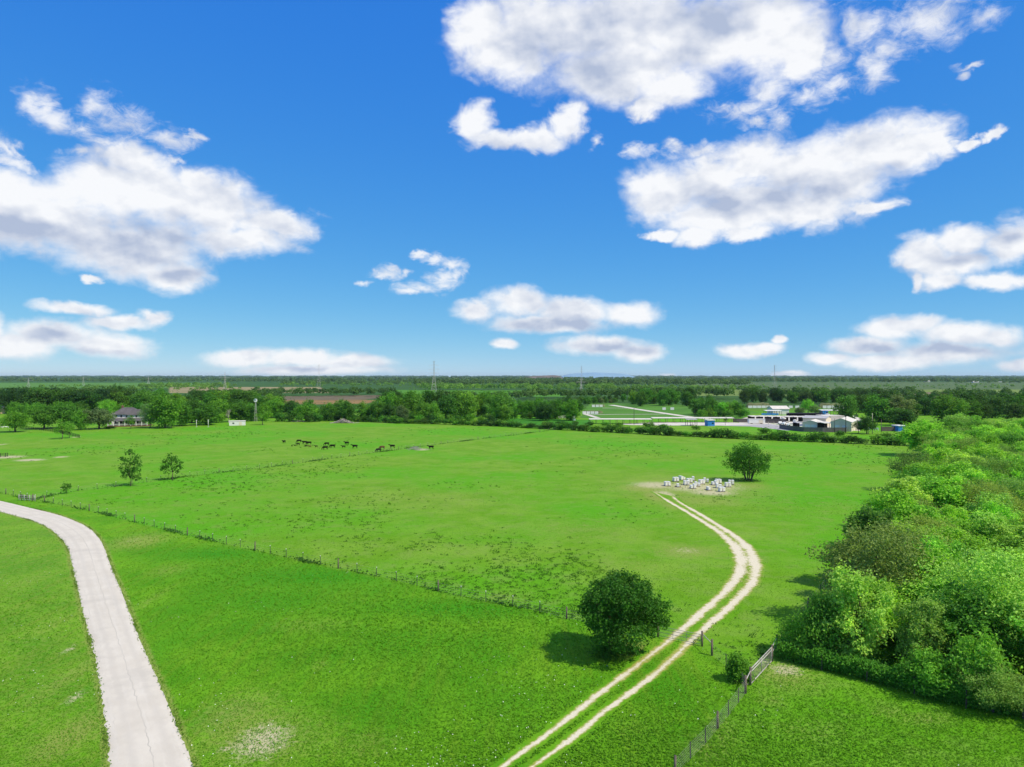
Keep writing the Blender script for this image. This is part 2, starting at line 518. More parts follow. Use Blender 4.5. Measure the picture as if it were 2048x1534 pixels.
def make_road_mat():
    m = bpy.data.materials.new('old_concrete')
    m.use_nodes = True
    T = NT(m.node_tree)
    bs = m.node_tree.nodes['Principled BSDF']
    pos = T.add('ShaderNodeNewGeometry').outputs['Position']
    cr = T.add('ShaderNodeAttribute', attribute_name='cross').outputs['Fac']
    al = T.add('ShaderNodeAttribute', attribute_name='along').outputs['Fac']
    n1 = T.noise(pos, 0.35, 5.0, 0.6)
    n2 = T.noise(pos, 6.0, 4.0, 0.7)
    uv = T.add('ShaderNodeCombineXYZ', {0: T.math('MULTIPLY', cr, 16.0), 1: T.math('MULTIPLY', al, 0.05), 2: 0.0}).outputs[0]
    st = T.noise(uv, 1.0, 3.0, 0.6)
    c = T.mix(T.smooth(n1, 0.3, 0.7), (0.535, 0.49, 0.415), (0.605, 0.56, 0.48))
    c = T.mix(T.math('MULTIPLY', T.smooth(st, 0.45, 0.7), 0.35), c, (0.63, 0.595, 0.53))
    c = T.mix(T.math('MULTIPLY', T.smooth(n2, 0.52, 0.75), 0.25), c, (0.40, 0.385, 0.36))
    # the lengthwise seam, wandering a little, and fine cracks
    wob = T.math('MULTIPLY', T.math('SUBTRACT', T.noise(pos, 0.25, 4.0, 0.6), 0.5), 0.06)
    seam = T.math('ABSOLUTE', T.math('SUBTRACT', T.math('ADD', cr, wob), 0.54))
    c = T.mix(T.math('MULTIPLY', T.smooth(seam, 0.013, 0.002), T.smooth(n1, .4, .65, .2, .5)), c, (0.26, 0.245, 0.215))
    seam2 = T.math('ABSOLUTE', T.math('SUBTRACT', T.math('ADD', cr, T.math('MULTIPLY', wob, 2.0)), 0.16))
    c = T.mix(T.math('MULTIPLY', T.smooth(seam2, 0.009, 0.002), T.smooth(n1, 0.50, 0.62, 0.0, 0.3)), c, (0.22, 0.21, 0.18))
    tyre = T.math('MINIMUM', T.math('ABSOLUTE', T.math('SUBTRACT', T.math('ADD', cr, wob), 0.30)), T.math('ABSOLUTE', T.math('SUBTRACT', T.math('ADD', cr, wob), 0.76)))
    c = T.mix(T.math('MULTIPLY', T.smooth(tyre, 0.10, 0.0), T.smooth(n1, .3, .6, .12, .4)), c, (0.47, 0.435, 0.38))
    nst = T.noise(pos, 0.12, 5.0, 0.65, 0.6)
    c = T.mix(T.math('MULTIPLY', T.smooth(nst, 0.52, 0.68), 0.35), c, (0.44, 0.41, 0.36))
    edge = T.math('MINIMUM', cr, T.math('SUBTRACT', 1.0, cr))
    c = T.mix(T.math('MULTIPLY', T.smooth(T.math('ADD', edge, T.math('MULTIPLY', T.math('SUBTRACT', n2, 0.5), 0.05)), 0.035, 0.0), 0.7), c, (0.34, 0.31, 0.22))
    T.l.new(c, bs.inputs['Base Color'])
    bs.inputs['Roughness'].default_value = 0.9
    bs.inputs['Specular IOR Level'].default_value = 0.2
    b = T.add('ShaderNodeBump', {'Strength': 0.25, 'Height': n2, 'Distance': 0.03})
    T.l.new(b.outputs[0], bs.inputs['Normal'])
    return m
# ------------------------------------------------------------------ ground
def arr(pts):
    return np.array([[p[0], p[1]] for p in pts], dtype=np.float64)


def in_poly(X, Y, poly):
    poly = arr(poly)
    inside = np.zeros(X.shape, dtype=bool)
    n = len(poly)
    for i in range(n):
        x0, y0 = poly[i]
        x1, y1 = poly[(i + 1) % n]
        if abs(y1 - y0) < 1e-12:
            continue
        c = ((y0 > Y) != (y1 > Y)) & (X < (x1 - x0) * (Y - y0) / (y1 - y0) + x0)
        inside ^= c
    return inside


def dist_poly(X, Y, pts):
    pts = arr(pts)
    d = np.full(X.shape, 1e9)
    for (x0, y0), (x1, y1) in zip(pts, pts[1:]):
        dx, dy = x1 - x0, y1 - y0
        t = np.clip(((X - x0) * dx + (Y - y0) * dy) / max(dx * dx + dy * dy, 1e-9), 0, 1)
        d = np.minimum(d, np.hypot(X - x0 - t * dx, Y - y0 - t * dy))
    return d


FRONT_PX = [(-60, 975), (20, 990), (60, 999), (100, 1006), (180, 1022), (257, 1041), (350, 1065), (450, 1088), (560, 1112), (700, 1142),
            (800, 1164), (930, 1195), (1050, 1218), (1140, 1240), (1230, 1258), (1315, 1273)]
GATE_PX = [(1315, 1273), (1405, 1293)]
SIDE_PX = [(1405, 1293), (1424, 1311), (1451, 1333), (1477, 1354), (1490, 1388)]
PEN_GATE_PX = [(1500, 1370), (1545, 1322), (1553, 1305)]
VINE_PX = [(1558, 1318), (1640, 1338), (1760, 1368), (1900, 1408), (2048, 1436)]
front = [P(*q) for q in FRONT_PX]
lawn_poly = [P(-900, 880)] + front + [P(*q) for q in GATE_PX + SIDE_PX[1:-1]] + [P(1500, 1368), P(1553, 1318)] + [P(*q) for q in VINE_PX] + \
            [Vector((120, 46, 0)), Vector((120, -200, 0)), Vector((-400, -200, 0)), Vector((-400, 120, 0))]

ROAD_L = [(-160, 985), (-70, 1006), (0, 1024), (60, 1041), (95, 1056), (120, 1078), (135, 1100), (142, 1130), (150, 1165), (160, 1210), (170, 1250), (180, 1287),
          (190, 1325), (198, 1380), (205, 1430), (210, 1480), (213, 1534), (214, 1700), (200, 2400)]
ROAD_R = [(-160, 968), (-70, 986), (0, 1001), (60, 1015), (120, 1030), (170, 1050), (195, 1070), (210, 1094), (225, 1135), (240, 1170), (258, 1215), (277, 1265),
          (297, 1312), (320, 1362), (345, 1420), (370, 1480), (392, 1534), (450, 1700), (700, 2400)]
road_l = resample_n(spline([P(*q) for q in ROAD_L]), 420)
road_r = resample_n(spline([P(*q) for q in ROAD_R]), 420)
road_poly = road_l + road_r[::-1]

RUT_L = [(880, 1640), (965, 1564), (1040, 1508), (1125, 1446), (1198, 1388), (1266, 1337), (1309, 1304), (1351, 1270), (1394, 1233), (1436, 1196),
         (1466, 1165), (1481, 1137), (1478, 1112), (1466, 1090), (1440, 1066), (1408, 1045), (1370, 1022), (1342, 1006), (1322, 993), (1308, 984)]
RUT_R = [(990, 1590), (1030, 1557), (1074, 1527), (1153, 1470), (1210, 1422), (1266, 1382), (1323, 1337), (1365, 1298), (1408, 1258), (1450, 1222),
         (1486, 1188), (1507, 1160), (1513, 1136), (1506, 1110), (1490, 1088), (1462, 1066), (1430, 1046), (1394, 1024), (1364, 1007), (1344, 992)]
rut_l = resample_n(spline([P(*q) for q in RUT_L]), 300)
rut_r = resample_n(spline([P(*q) for q in RUT_R]), 300)

# dry (d) and bare (b) patches: centre and half size in the photograph, strength
PATCHES = [('d', 1318, 992, 34, 12, .85), ('d', 1296, 976, 60, 9, .85), ('d', 1345, 1010, 26, 12, .6), ('d', 1400, 1000, 120, 14, .5), ('d', 500, 1460, 120, 60, .6), ('d', 720, 1490, 120, 40, .35), ('d', 850, 1000, 260, 26, .3), ('d', 1150, 1060, 160, 24, .3), ('d', 420, 1010, 160, 16, .25), ('d', 1250, 1130, 120, 22, .3), ('d', 560, 960, 160, 10, .25), ('d', 100, 1250, 50, 60, .4), ('d', 60, 1160, 50, 40, .4), ('d', 1620, 1460, 120, 30, .35), ('l', 620, 1152, 220, 26, .9), ('l', 430, 1108, 130, 15, .9), ('l', 930, 1216, 190, 20, .9), ('l', 540, 1200, 150, 30, .7), ('l', 800, 1290, 180, 40, .5), ('l', 330, 1290, 40, 60, .5), ('l', 1000, 1400, 120, 40, .5), ('l', 1330, 1380, 60, 40, .5), ('l', 760, 1420, 120, 40, .45),
           ('d', 470, 1430, 90, 60, .55), ('d', 620, 1250, 120, 20, .3), ('b', 525, 1482, 70, 46, .95), ('d', 540, 1480, 150, 70, .5), ('b', 450, 1498, 16, 8, .9), ('b', 137, 1299, 14, 14, .8), ('b', 148, 1396, 18, 20, .8), ('d', 143, 1350, 40, 90, .5), ('d', 140, 1470, 70, 70, .62),
           ('d', 275, 1082, 62, 18, .62), ('b', 268, 1080, 30, 8, .5), ('b', 1372, 1101, 42, 9, .62), ('d', 1370, 1102, 75, 16, .6), ('b', 1572, 1340, 42, 15, .9), ('d', 1570, 1350, 70, 34, .6),
           ('d', 1850, 1438, 70, 16, .5), ('d', 1770, 1425, 40, 12, .45), ('b', 1855, 1440, 30, 6, .45), ('d', 1450, 1470, 40, 40, .45), ('d', 1420, 1500, 60, 40, .5), ('d', 1540, 1400, 40, 20, .4),
           ('b', 1400, 974, 110, 13, .92), ('b', 1312, 970, 60, 9, .95), ('b', 1425, 985, 60, 8, .95), ('b', 1330, 988, 26, 10, .9), ('d', 1390, 975, 170, 26, .6), ('d', 1500, 972, 50, 9, .6), ('b', 1470, 968, 32, 5, .6),
           ('d', 1275, 1302, 40, 22, .85), ('d', 1000, 1195, 90, 14, .35), ('b', 1015, 1198, 16, 4, .45), ('d', 700, 1130, 60, 8, .3), ('b', 1530, 1325, 18, 9, .8),
           ('b', 15, 914, 44, 4, 1.0), ('b', 60, 920, 34, 3.2, 1.1), ('b', 122, 914, 18, 2.2, 1.0), ('b', 4, 889, 12, 2, 1.0), ('b', 152, 874, 9, 1.6, 1.1), ('b', 158, 898, 8, 1.5, .7),
           ('b', 845, 899, 18, 2.6, 1.0), ('d', 770, 845, 40, 3, .5), ('d', 340, 1140, 50, 16, .35), ('d', 900, 1100, 200, 30, .22), ('d', 500, 1080, 120, 20, .2), ('d', 1480, 1230, 70, 30, .25),
           ('d', 640, 1330, 30, 16, .3), ('d', 300, 1200, 18, 40, .35), ('d', 40, 1100, 60, 40, .35), ('d', 1680, 1010, 60, 12, .3), ('d', 60, 1380, 30, 120, .32), ('d', 1270, 1460, 70, 30, .25)]

# colours of the open fields beyond the trees: outline in the photograph, colour
FIELDS = [([(-900, 765.5), (-900, 776), (420, 776), (420, 765.5)], (0.095, 0.225, 0.035)),
          ([(340, 774), (340, 786), (660, 786), (640, 774)], (0.30, 0.25, 0.13)),
          ([(530, 793), (530, 801), (700, 801), (775, 795), (775, 790)], (0.165, 0.130, 0.085)),
          ([(560, 800), (560, 809), (730, 808), (760, 799.5)], (0.26, 0.165, 0.07)),
          ([(780, 780), (780, 795), (1130, 793), (1130, 781)], (0.085, 0.245, 0.020)),
          ([(1380, 764), (1380, 779), (3000, 779), (3000, 764)], (0.095, 0.150, 0.055)),
          ([(1380, 779), (1380, 792), (3000, 792), (3000, 779)], (0.170, 0.240, 0.055)),
          ([(1840, 784), (1790, 790), (1930, 792), (1935, 786)], (0.20, 0.16, 0.10)),
          ([(1180, 806), (1160, 836), (1460, 838), (1520, 826), (1430, 808)], (0.090, 0.225, 0.030)),
          ([(1000, 836), (1000, 852), (1180, 858), (1180, 840)], (0.055, 0.230, 0.018)),
          ([(900, 757.5), (900, 760), (1100, 760), (1100, 757.5)], (0.10, 0.20, 0.05))]


def ground():
    a0 = np.linspace(-math.radians(48), math.radians(48), 560)
    a1 = np.linspace(math.radians(48), math.radians(312), 60)[1:-1]
    ang = np.concatenate([a0, a1])
    rs = np.concatenate([[0.0], 14.0 * (19000.0 / 14.0) ** (np.arange(700) / 699.0)])
    A, R = np.meshgrid(ang, rs)
    X, Y = R * np.sin(A), R * np.cos(A)
    nr, na = X.shape
    Z = np.zeros_like(X)
    X, Y = X.ravel(), Y.ravel()
    lawn = in_poly(X, Y, lawn_poly).astype(float)
    wl = np.clip(dist_poly(X, Y, front) / 1.0, 0, 1)
    lawn = np.where(Y > 0, lawn * (0.35 + 0.65 * wl), lawn)
    dry = np.zeros_like(X)
    bare = np.zeros_like(X)
    lush = np.zeros_like(X)
    for k, px, py, rx, ry, s in PATCHES:
        c = P(px, py)
        sx = rx * c.y / F
        sy = abs(P(px, py - ry).y - P(px, py + ry).y) / 2
        q = ((X - c.x) / sx) ** 2 + ((Y - c.y) / sy) ** 2
        val = s * np.exp(-q * 0.9)
        if k == 'l':
            lush = np.maximum(lush, val)
        elif k == 'd':
            dry = np.maximum(dry, val)
        else:
            bare = np.maximum(bare, val)
    # a straw-coloured verge along the concrete road, worn grass under the front fence
    de = np.minimum(dist_poly(X, Y, road_l), dist_poly(X, Y, road_r))
    near = Y < 160
    dry = np.maximum(dry, np.where(near, 0.75 * np.exp(-(de / 0.5) ** 2), 0))
    # left of the road the lawn is more olive
    olive = in_poly(X, Y, [p for p in road_l] + [Vector((-400, -200, 0)), Vector((-400, 130, 0))]).astype(float) * (Y < 200)
    dry = np.maximum(dry, olive * 0.30)
    right_lawn = in_poly(X, Y, [P(1370, 1534), P(1490, 1388), P(1500, 1368), P(1553, 1318), P(2048, 1436), Vector((120, 46, 0)), Vector((120, 0, 0)), Vector((10, 0, 0))])
    lawn = np.where(right_lawn, lawn * 0.28, lawn)
    zone = np.stack([lawn, dry, bare, np.ones_like(X)], 1)
    fcol = np.zeros((len(X), 4))
    far = np.clip((Y - 560) / 160, 0, 1)
    fcol[:] = (0.045, 0.115, 0.022, 1.0)
    fcol[:, 3] = far
    for poly, c in FIELDS:
        m = in_poly(X, Y, [P(*q) for q in poly])
        fcol[m] = (c[0], c[1], c[2], 1.0)
    # a low levee between the pasture and the ranges, gentle unevenness elsewhere
    idx = np.arange(nr * na).reshape(nr, na)
    q = np.stack([idx[:-1, :], np.roll(idx[:-1, :], -1, 1), np.roll(idx[1:, :], -1, 1), idx[1:, :]], -1).reshape(-1, 4)[:, ::-1]
    V = np.stack([X, Y, Z.ravel()], 1)
    me = np_mesh('ground', V, q, make_ground_mat(), True, {'zone': ('FLOAT_COLOR', zone), 'lush': ('FLOAT', np.clip(lush, 0, 1)), 'field': ('FLOAT_COLOR', fcol)})
    o = link_mesh('ground', me)
    tag(o, 'flat bright green pasture and mown lawn reaching to the horizon', None, None, 'structure')


ground()


def road():
    rng = np.random.default_rng(4)
    n, m = len(road_l), 13
    V, cr, al = [], [], []
    s = 0.0
    j0 = rng.normal(0, 1, n)
    j1 = rng.normal(0, 1, n)
    for i in range(n):
        if i:
            s += (road_l[i] - road_l[i - 1]).length
        d = (road_r[i] - road_l[i]).normalized()
        a = road_l[i] + d * (0.10 * j0[i])
        b = road_r[i] + d * (0.05 * j1[i])
        for k in range(m):
            t = k / (m - 1)
            p = a.lerp(b, t)
            crown = 0.045 + 0.05 * (1 - (2 * t - 1) ** 2)
            if k in (0, m - 1):
                crown = -0.03
            V.append((p.x, p.y, crown))
            cr.append(t)
            al.append(s)
    q = [(i * m + k, i * m + k + 1, (i + 1) * m + k + 1, (i + 1) * m + k) for i in range(n - 1) for k in range(m - 1)]
    q = [f[::-1] for f in q]
    me = np_mesh('concrete_road', V, q, make_road_mat(), True, {'cross': ('FLOAT', cr), 'along': ('FLOAT', al)})
    o = link_mesh('concrete_road', me)
    tag(o, 'pale grey concrete lane curving through the lawn at the left', None, None, 'structure')


road()


def track():
    n = len(rut_l)
    lats = [-2.0, -1.6, -1.2, -0.9, -0.6, -0.3, 0.0, 0.3, 0.6]
    V, lat, wear = [], [], []
    m = None
    for i in range(n):
        a, b = rut_l[i], rut_r[i]
        d = (b - a)
        w = d.length
        d.normalize()
        us = [-2.0, -1.5, -1.1, -0.8, -0.5, -0.25, 0.0, 0.25, 0.5, 0.75] + [w * 0.5] + [w - 0.75, w - 0.5, w - 0.25, w, w + 0.25, w + 0.5, w + 0.8, w + 1.1, w + 1.5, w + 2.0]
        us = sorted(us)
        m = len(us)
        for u in us:
            p = a + d * u
            V.append((p.x, p.y, 0.012))
            lt = min(abs(u), abs(u - w))
            lat.append(lt * (1 - 0.42 * min(1, max(0, (i - 110) / 60))) if 0 < u < w else lt)
            wear.append(min(1.0, 0.45 + 0.9 * abs(math.sin(i * 0.045)) ** 2 if i < 120 else 1.0))
    V = np.array(V)
    lat = np.array(lat)
    wear = np.array(wear)
    end = np.repeat(np.clip((np.arange(n) - (n - 40)) / 40.0, 0, 1), m)
    lat = lat + end * 0.55
    wid = np.repeat(0.95 + 0.75 * np.clip((np.arange(n) - 125) / 50.0, 0, 1) - 0.3 * np.clip((np.arange(n) - 215) / 50.0, 0, 1), m)
    X, Y = V[:, 0], V[:, 1]
    lawn = in_poly(X, Y, lawn_poly).astype(float)
    wl = np.clip(dist_poly(X, Y, front) / 1.0, 0, 1)
    lawn = lawn * (0.35 + 0.65 * wl)
    zone = np.stack([lawn, 0 * X, 0 * X, 1 + 0 * X], 1)
    q = [(i * m + k, (i + 1) * m + k, (i + 1) * m + k + 1, i * m + k + 1) for i in range(n - 1) for k in range(m - 1)]
    q = [f[::-1] for f in q]
    me = np_mesh('dirt_track', V, q, make_track_mat(), True, {'zone': ('FLOAT_COLOR', zone), 'lat': ('FLOAT', lat), 'wear': ('FLOAT', wear), 'wid': ('FLOAT', wid)})
    o = link_mesh('dirt_track', me)
    tag(o, 'two pale wheel ruts curving across the grass to the white hives', None, None, 'structure')


track()
# ------------------------------------------------------------------ vegetation
LEAF = leaf_mat('leaf', 0.42, 0.55, 0.42, 0.45)
LEAF_SOFT = leaf_mat('leaf_matt', 0.38, 0.7, 0.30, 0.25)
BARK = simple('bark', (0.105, 0.085, 0.065), 0.95, 0.25, 4.0, bump=0.6)
BARK_PALE = simple('pale_bark', (0.36, 0.33, 0.29), 0.9, 0.2, 4.0, bump=0.4)


def leaf_quads(name, pts, nrm, size, tone, mat, aspect=0.55):
    n = len(pts)
    rng = np.random.default_rng(n)
    nrm = nrm / np.maximum(np.linalg.norm(nrm, axis=1, keepdims=True), 1e-6)
    t = rng.normal(0, 1, (n, 3))
    t -= nrm * np.sum(t * nrm, axis=1, keepdims=True)
    t /= np.maximum(np.linalg.norm(t, axis=1, keepdims=True), 1e-6)
    s = np.cross(nrm, t)
    a = (size * 0.5)[:, None]
    b = (size * 0.5 * aspect)[:, None]
    fold = nrm * (size * 0.10)[:, None]
    V = np.empty((n, 4, 3))
    V[:, 0] = pts + t * a - fold
    V[:, 1] = pts + s * b + fold
    V[:, 2] = pts - t * a - fold
    V[:, 3] = pts - s * b + fold
    Q = np.arange(n * 4).reshape(n, 4)
    return np_mesh(name, V.reshape(-1, 3), Q, mat, False, {'tone': ('FLOAT', np.repeat(tone, 4))})


def crown_arrays(rng, lobes, nleaf, leaf, per=12, cl=0.30, hollow=0.5, up=0.35):
    lobes = np.asarray(lobes, dtype=float)
    w = lobes[:, 3] ** 2
    ncl = max(4, nleaf // per)
    li = rng.choice(len(lobes), ncl, p=w / w.sum())
    d = rng.normal(0, 1, (ncl, 3))
    d[:, 2] += 0.25
    d /= np.linalg.norm(d, axis=1, keepdims=True)
    sq = np.ones((len(lobes), 3))
    rad = lobes[li, 3] * (hollow + (1 - hollow) * rng.random(ncl) ** 0.6) * (1 + 0.12 * rng.normal(0, 1, ncl))
    cc = lobes[li, :3] + d * rad[:, None]
    k = np.repeat(np.arange(ncl), per)
    pts = cc[k] + rng.normal(0, 1, (len(k), 3)) * (cl * (0.7 + 0.6 * rng.random(ncl))[k])[:, None]
    out = pts - lobes[li[k], :3]
    out /= np.maximum(np.linalg.norm(out, axis=1, keepdims=True), 1e-6)
    nrm = out * 0.7 + rng.normal(0, 0.55, pts.shape)
    nrm[:, 2] += up
    ltone = rng.normal(0.5, 0.10, len(lobes))
    ctone = rng.normal(0, 0.14, ncl)
    tone = np.clip(ltone[li[k]] + ctone[k] + rng.normal(0, 0.14, len(k)), 0, 1)
    size = leaf * (0.65 + 0.7 * rng.random(len(k)))
    keep = pts[:, 2] > 0.02
    return pts[keep], nrm[keep], size[keep], tone[keep]


def crown_from_lobes(name, rng, lobes, nleaf, leaf, mat=None, **kw):
    return leaf_quads(name, *crown_arrays(rng, lobes, nleaf, leaf, **kw), mat or LEAF)


def round_lobes(rng, w, z0, z1, n, rmin, rmax, ragged=0):
    """lobes spread through an egg-shaped crown of width w between heights z0 and z1"""
    out = []
    R, zc, hz = w / 2, (z0 + z1) / 2, (z1 - z0) / 2
    for i in range(n):
        r = rng.uniform(rmin, rmax) * R
        th = 2.399963 * i + rng.uniform(-0.4, 0.4)
        v = -1 + 2 * (i + 0.5) / n + rng.uniform(-0.1, 0.1)
        rr = math.sqrt(max(0.0, 1 - v * v)) * (R - r * 0.85) * rng.uniform(0.75, 1.05)
        zz = zc + v * (hz - r * 0.8)
        out.append((math.cos(th) * rr, math.sin(th) * rr, max(zz, z0 + r * 0.5), r))
    out.append((0, 0, zc, R * 0.55))
    for i in range(ragged):
        r = rng.uniform(.09, .17) * R
        th, v = rng.uniform(0, 6.28), rng.uniform(-.3, .95)
        q = math.sqrt(1 - v * v) * R * rng.uniform(.9, 1.12)
        out.append((math.cos(th) * q, math.sin(th) * q, zc + v * hz * rng.uniform(.95, 1.14), r))
    return out


def trunk_mesh(name, rng, lobes, r=0.18, fork=0.35, mat=None, stems=1, spread=0.0, maxl=9):
    mb = MB()
    lobes = sorted(lobes, key=lambda q: -q[3])
    zt = max(q[2] for q in lobes)
    for s in range(stems):
        a = 2 * math.pi * s / max(stems, 1) + 0.4
        base = Vector((math.cos(a) * spread * 0.35, math.sin(a) * spread * 0.35, -0.15)) if stems > 1 else Vector((0, 0, -0.15))
        lean = Vector((math.cos(a), math.sin(a), 0)) * spread if stems > 1 else Vector((rng.uniform(-.3, .3), rng.uniform(-.3, .3), 0))
        fk = Vector((lean.x, lean.y, zt * fork))
        mid = base.lerp(fk, 0.5) + Vector((rng.uniform(-.12, .12), rng.uniform(-.12, .12), 0))
        mb.tube([base, base.lerp(mid, 0.3), mid, fk], [r * 1.5, r * 1.05, r * 0.9, r * 0.8], 7)
        mine = lobes[s::stems][:maxl]
        for L in mine:
            e = Vector(L[:3])
            m = fk.lerp(e, 0.5) + Vector((rng.uniform(-.3, .3), rng.uniform(-.3, .3), rng.uniform(0.0, .5)))
            mb.tube([fk, m, e], [r * 0.6, r * 0.38, r * 0.12], 5)
            for _ in range(2):
                d = Vector(rng.normal(0, 1, 3)).normalized() * L[3] * 0.8
                mb.tube([m.lerp(e, 0.6), e + d], [r * 0.2, r * 0.05], 4)
    return mb.mesh(name, mat or BARK, True)


def bare_mesh(name, seed, h, r, mat, lean=0.0, depth_n=5):
    rnd = random.Random(seed)
    mb = MB()

    def grow(p, d, L, rr, k):
        q = p + d * L * 0.5 + Vector((rnd.uniform(-1, 1), rnd.uniform(-1, 1), rnd.uniform(-.5, 1))) * L * 0.08
        e = p + d * L
        mb.tube([p, q, e], [rr, rr * 0.85, rr * 0.65], 5 if k < 3 else 4, cap=False)
        if k >= depth_n:
            return
        for _ in range(3 if k < 3 else 2):
            nd = (d + Vector((rnd.uniform(-1, 1), rnd.uniform(-1, 1), rnd.uniform(-.3, .8))) * 0.75).normalized()
            grow(e if rnd.random() < .7 else q, nd, L * rnd.uniform(.62, .85), rr * 0.6, k + 1)
    grow(Vector((0, 0, -0.2)), Vector((lean, 0, 1)).normalized(), h * 0.28, r, 0)
    return mb.mesh(name, mat, True)


# prototypes: (crown mesh, trunk mesh, reference width, reference height)
PROTO = {}


def proto(kind, w, z0, z1, n, rmin, rmax, nleaf, leaf, seeds, mat=None, r=0.18, fork=0.35, stems=1, spread=0.0, ragged=0, **kw):
    PROTO[kind] = []
    for sd in range(seeds):
        rng = np.random.default_rng(hash((n, nleaf, sd)) % 100000 + len(PROTO) * 31)
        lobes = round_lobes(rng, w, z0, z1, n, rmin, rmax, ragged)
        cm = crown_from_lobes('crown', rng, lobes, nleaf, leaf, mat, **kw)
        tm = trunk_mesh('trunk', rng, lobes, r, fork, None, stems, spread)
        PROTO[kind].append((cm, tm, w, z1))


proto('leafy', 7.0, 1.2, 9.0, 17, .20, .42, 9500, .34, 4, up=0.45, ragged=16, hollow=.4, cl=.26)
proto('draped', 6.2, 0.0, 9.0, 20, .18, .38, 10000, .31, 2, ragged=12, up=0.6, hollow=0.75, cl=0.24)
proto('feathery', 8.0, 1.2, 9.0, 24, .20, .34, 10500, .26, 3, ragged=22, mat=LEAF_SOFT, up=0.15, hollow=0.35, cl=0.36)
proto('thicket', 5.0, 0.0, 4.6, 12, .28, .48, 5000, .28, 2, up=0.4)
proto('belt', 11.0, 0.1, 14.0, 18, .22, .42, 4000, .78, 5, ragged=10, r=0.35, up=0.45, cl=0.62)
proto('oak', 14.0, 1.6, 12.0, 18, .2, .36, 4200, .72, 2, ragged=8, r=0.45, fork=.22, up=0.45, cl=0.6)
proto('bush', 4.6, 0.0, 3.4, 9, .30, .50, 650, .55, 3, r=0.08, up=0.5, cl=0.35)
proto('sapling', 3.6, 1.0, 6.0, 7, .26, .42, 900, .30, 2, r=0.09, fork=.3, up=.4, cl=.28)

RND = random.Random(11)
# paler spring leaves of the right wood
W_BRIGHT = (0.295, 0.620, 0.065)
W_FRESH = (0.203, 0.488, 0.046)
W_MID = (0.147, 0.377, 0.041)
W_DARK = (0.097, 0.239, 0.037)
W_GREY = (0.300, 0.488, 0.095)
W_PALE = (0.379, 0.665, 0.105)
W_DUSKY = (0.195, 0.316, 0.073)
BRIGHT = (0.228, 0.547, 0.057)
FRESH = (0.142, 0.365, 0.034)
MID = (0.100, 0.279, 0.030)
DARK = (0.064, 0.177, 0.025)
DEEP = (0.048, 0.125, 0.025)
GREY = (0.217, 0.388, 0.120)
PALE = (0.230, 0.470, 0.105)
DUSKY = (0.137, 0.234, 0.085)


def jit(c, a=0.12):
    k = 1 + RND.uniform(-a, a)
    return (c[0] * k * (1 + RND.uniform(-a, a)), c[1] * k, c[2] * k * (1 + RND.uniform(-a, a)), 1.0)


LAND = [(20, 'the stock pen'), (75, 'the left grove'), (125, 'the upright young tree'), (170, 'the fence end'), (215, 'the left porch oak'), (250, 'the house roof'), (300, 'the right porch end'),
        (345, 'the little lawn tree'), (393, 'the left lamp post'), (420, 'the right lamp post'), (457, 'the pale bare tree'), (485, 'the white shed'), (512, 'the windmill'), (545, 'the small bright tree'),
        (570, 'the leftmost cow'), (610, 'the touching cows'), (655, 'the middle cows'), (690, 'the brush pile'), (735, 'the bright conical tree'), (765, 'the fence-side cows'), (805, 'the brownish tree'),
        (845, 'the hay scraps'), (868, 'the tall pylon'), (925, 'the fence middle'), (1000, 'the fence far end'), (1060, 'the brown mound'), (1105, 'the cross fence end'), (1135, 'the nearest boards'),
        (1165, 'the squat pylon'), (1195, 'the middle boards'), (1225, 'the left canopy'), (1268, 'the canopy light pole'), (1305, 'the canopy join'), (1345, 'the hives'), (1389, 'the grey awning'), (1422, 'the blue kiosk'),
        (1465, 'the multi-trunk tree'), (1515, 'the white trailer'), (1550, 'the short pale posts'), (1585, 'the grey fence'), (1620, 'the beige building'), (1650, 'the carport'), (1682, 'the larger gabled building'),
        (1715, 'the smaller dark tree'), (1740, 'the utility pole'), (1775, 'the right brown fence'), (1804, 'the blue box'), (1845, 'the pasture corner tree'), (1890, 'the wood top'), (1940, 'the wood crest'), (1990, 'the far right barn'), (2040, 'the right photo edge')]


def near_mark(x, y):
    px = CX + F * x / max(y, 1.0)
    return min(LAND, key=lambda q: abs(q[0] - px))[1]


def put_tree(kind, x, y, w, h, col, label, group=None, cat='tree', name='tree', variant=None, ja=0.12):
    pr = PROTO[kind]
    cm, tm, pw, ph = pr[RND.randrange(len(pr)) if variant is None else variant % len(pr)]
    root = empty(name, (x, y, 0), label, cat, group, RND.uniform(0, 6.28))
    root.scale = (w / pw, w / pw, h / ph)
    c = link_mesh('crown' if cat == 'tree' else 'foliage', cm, root)
    c.color = jit(col, ja)
    link_mesh('trunk' if cat == 'tree' else 'stem', tm, root)
    return root


def px_tree(kind, px, base, top, wpx, col, label, group=None, name='tree', variant=None, cat='tree', ja=0.08):
    p = P(px, base)
    h = (base - top) * p.y / F
    return put_tree(kind, p.x, p.y, wpx * p.y / F, h, col, label, group, cat, name, variant, ja)


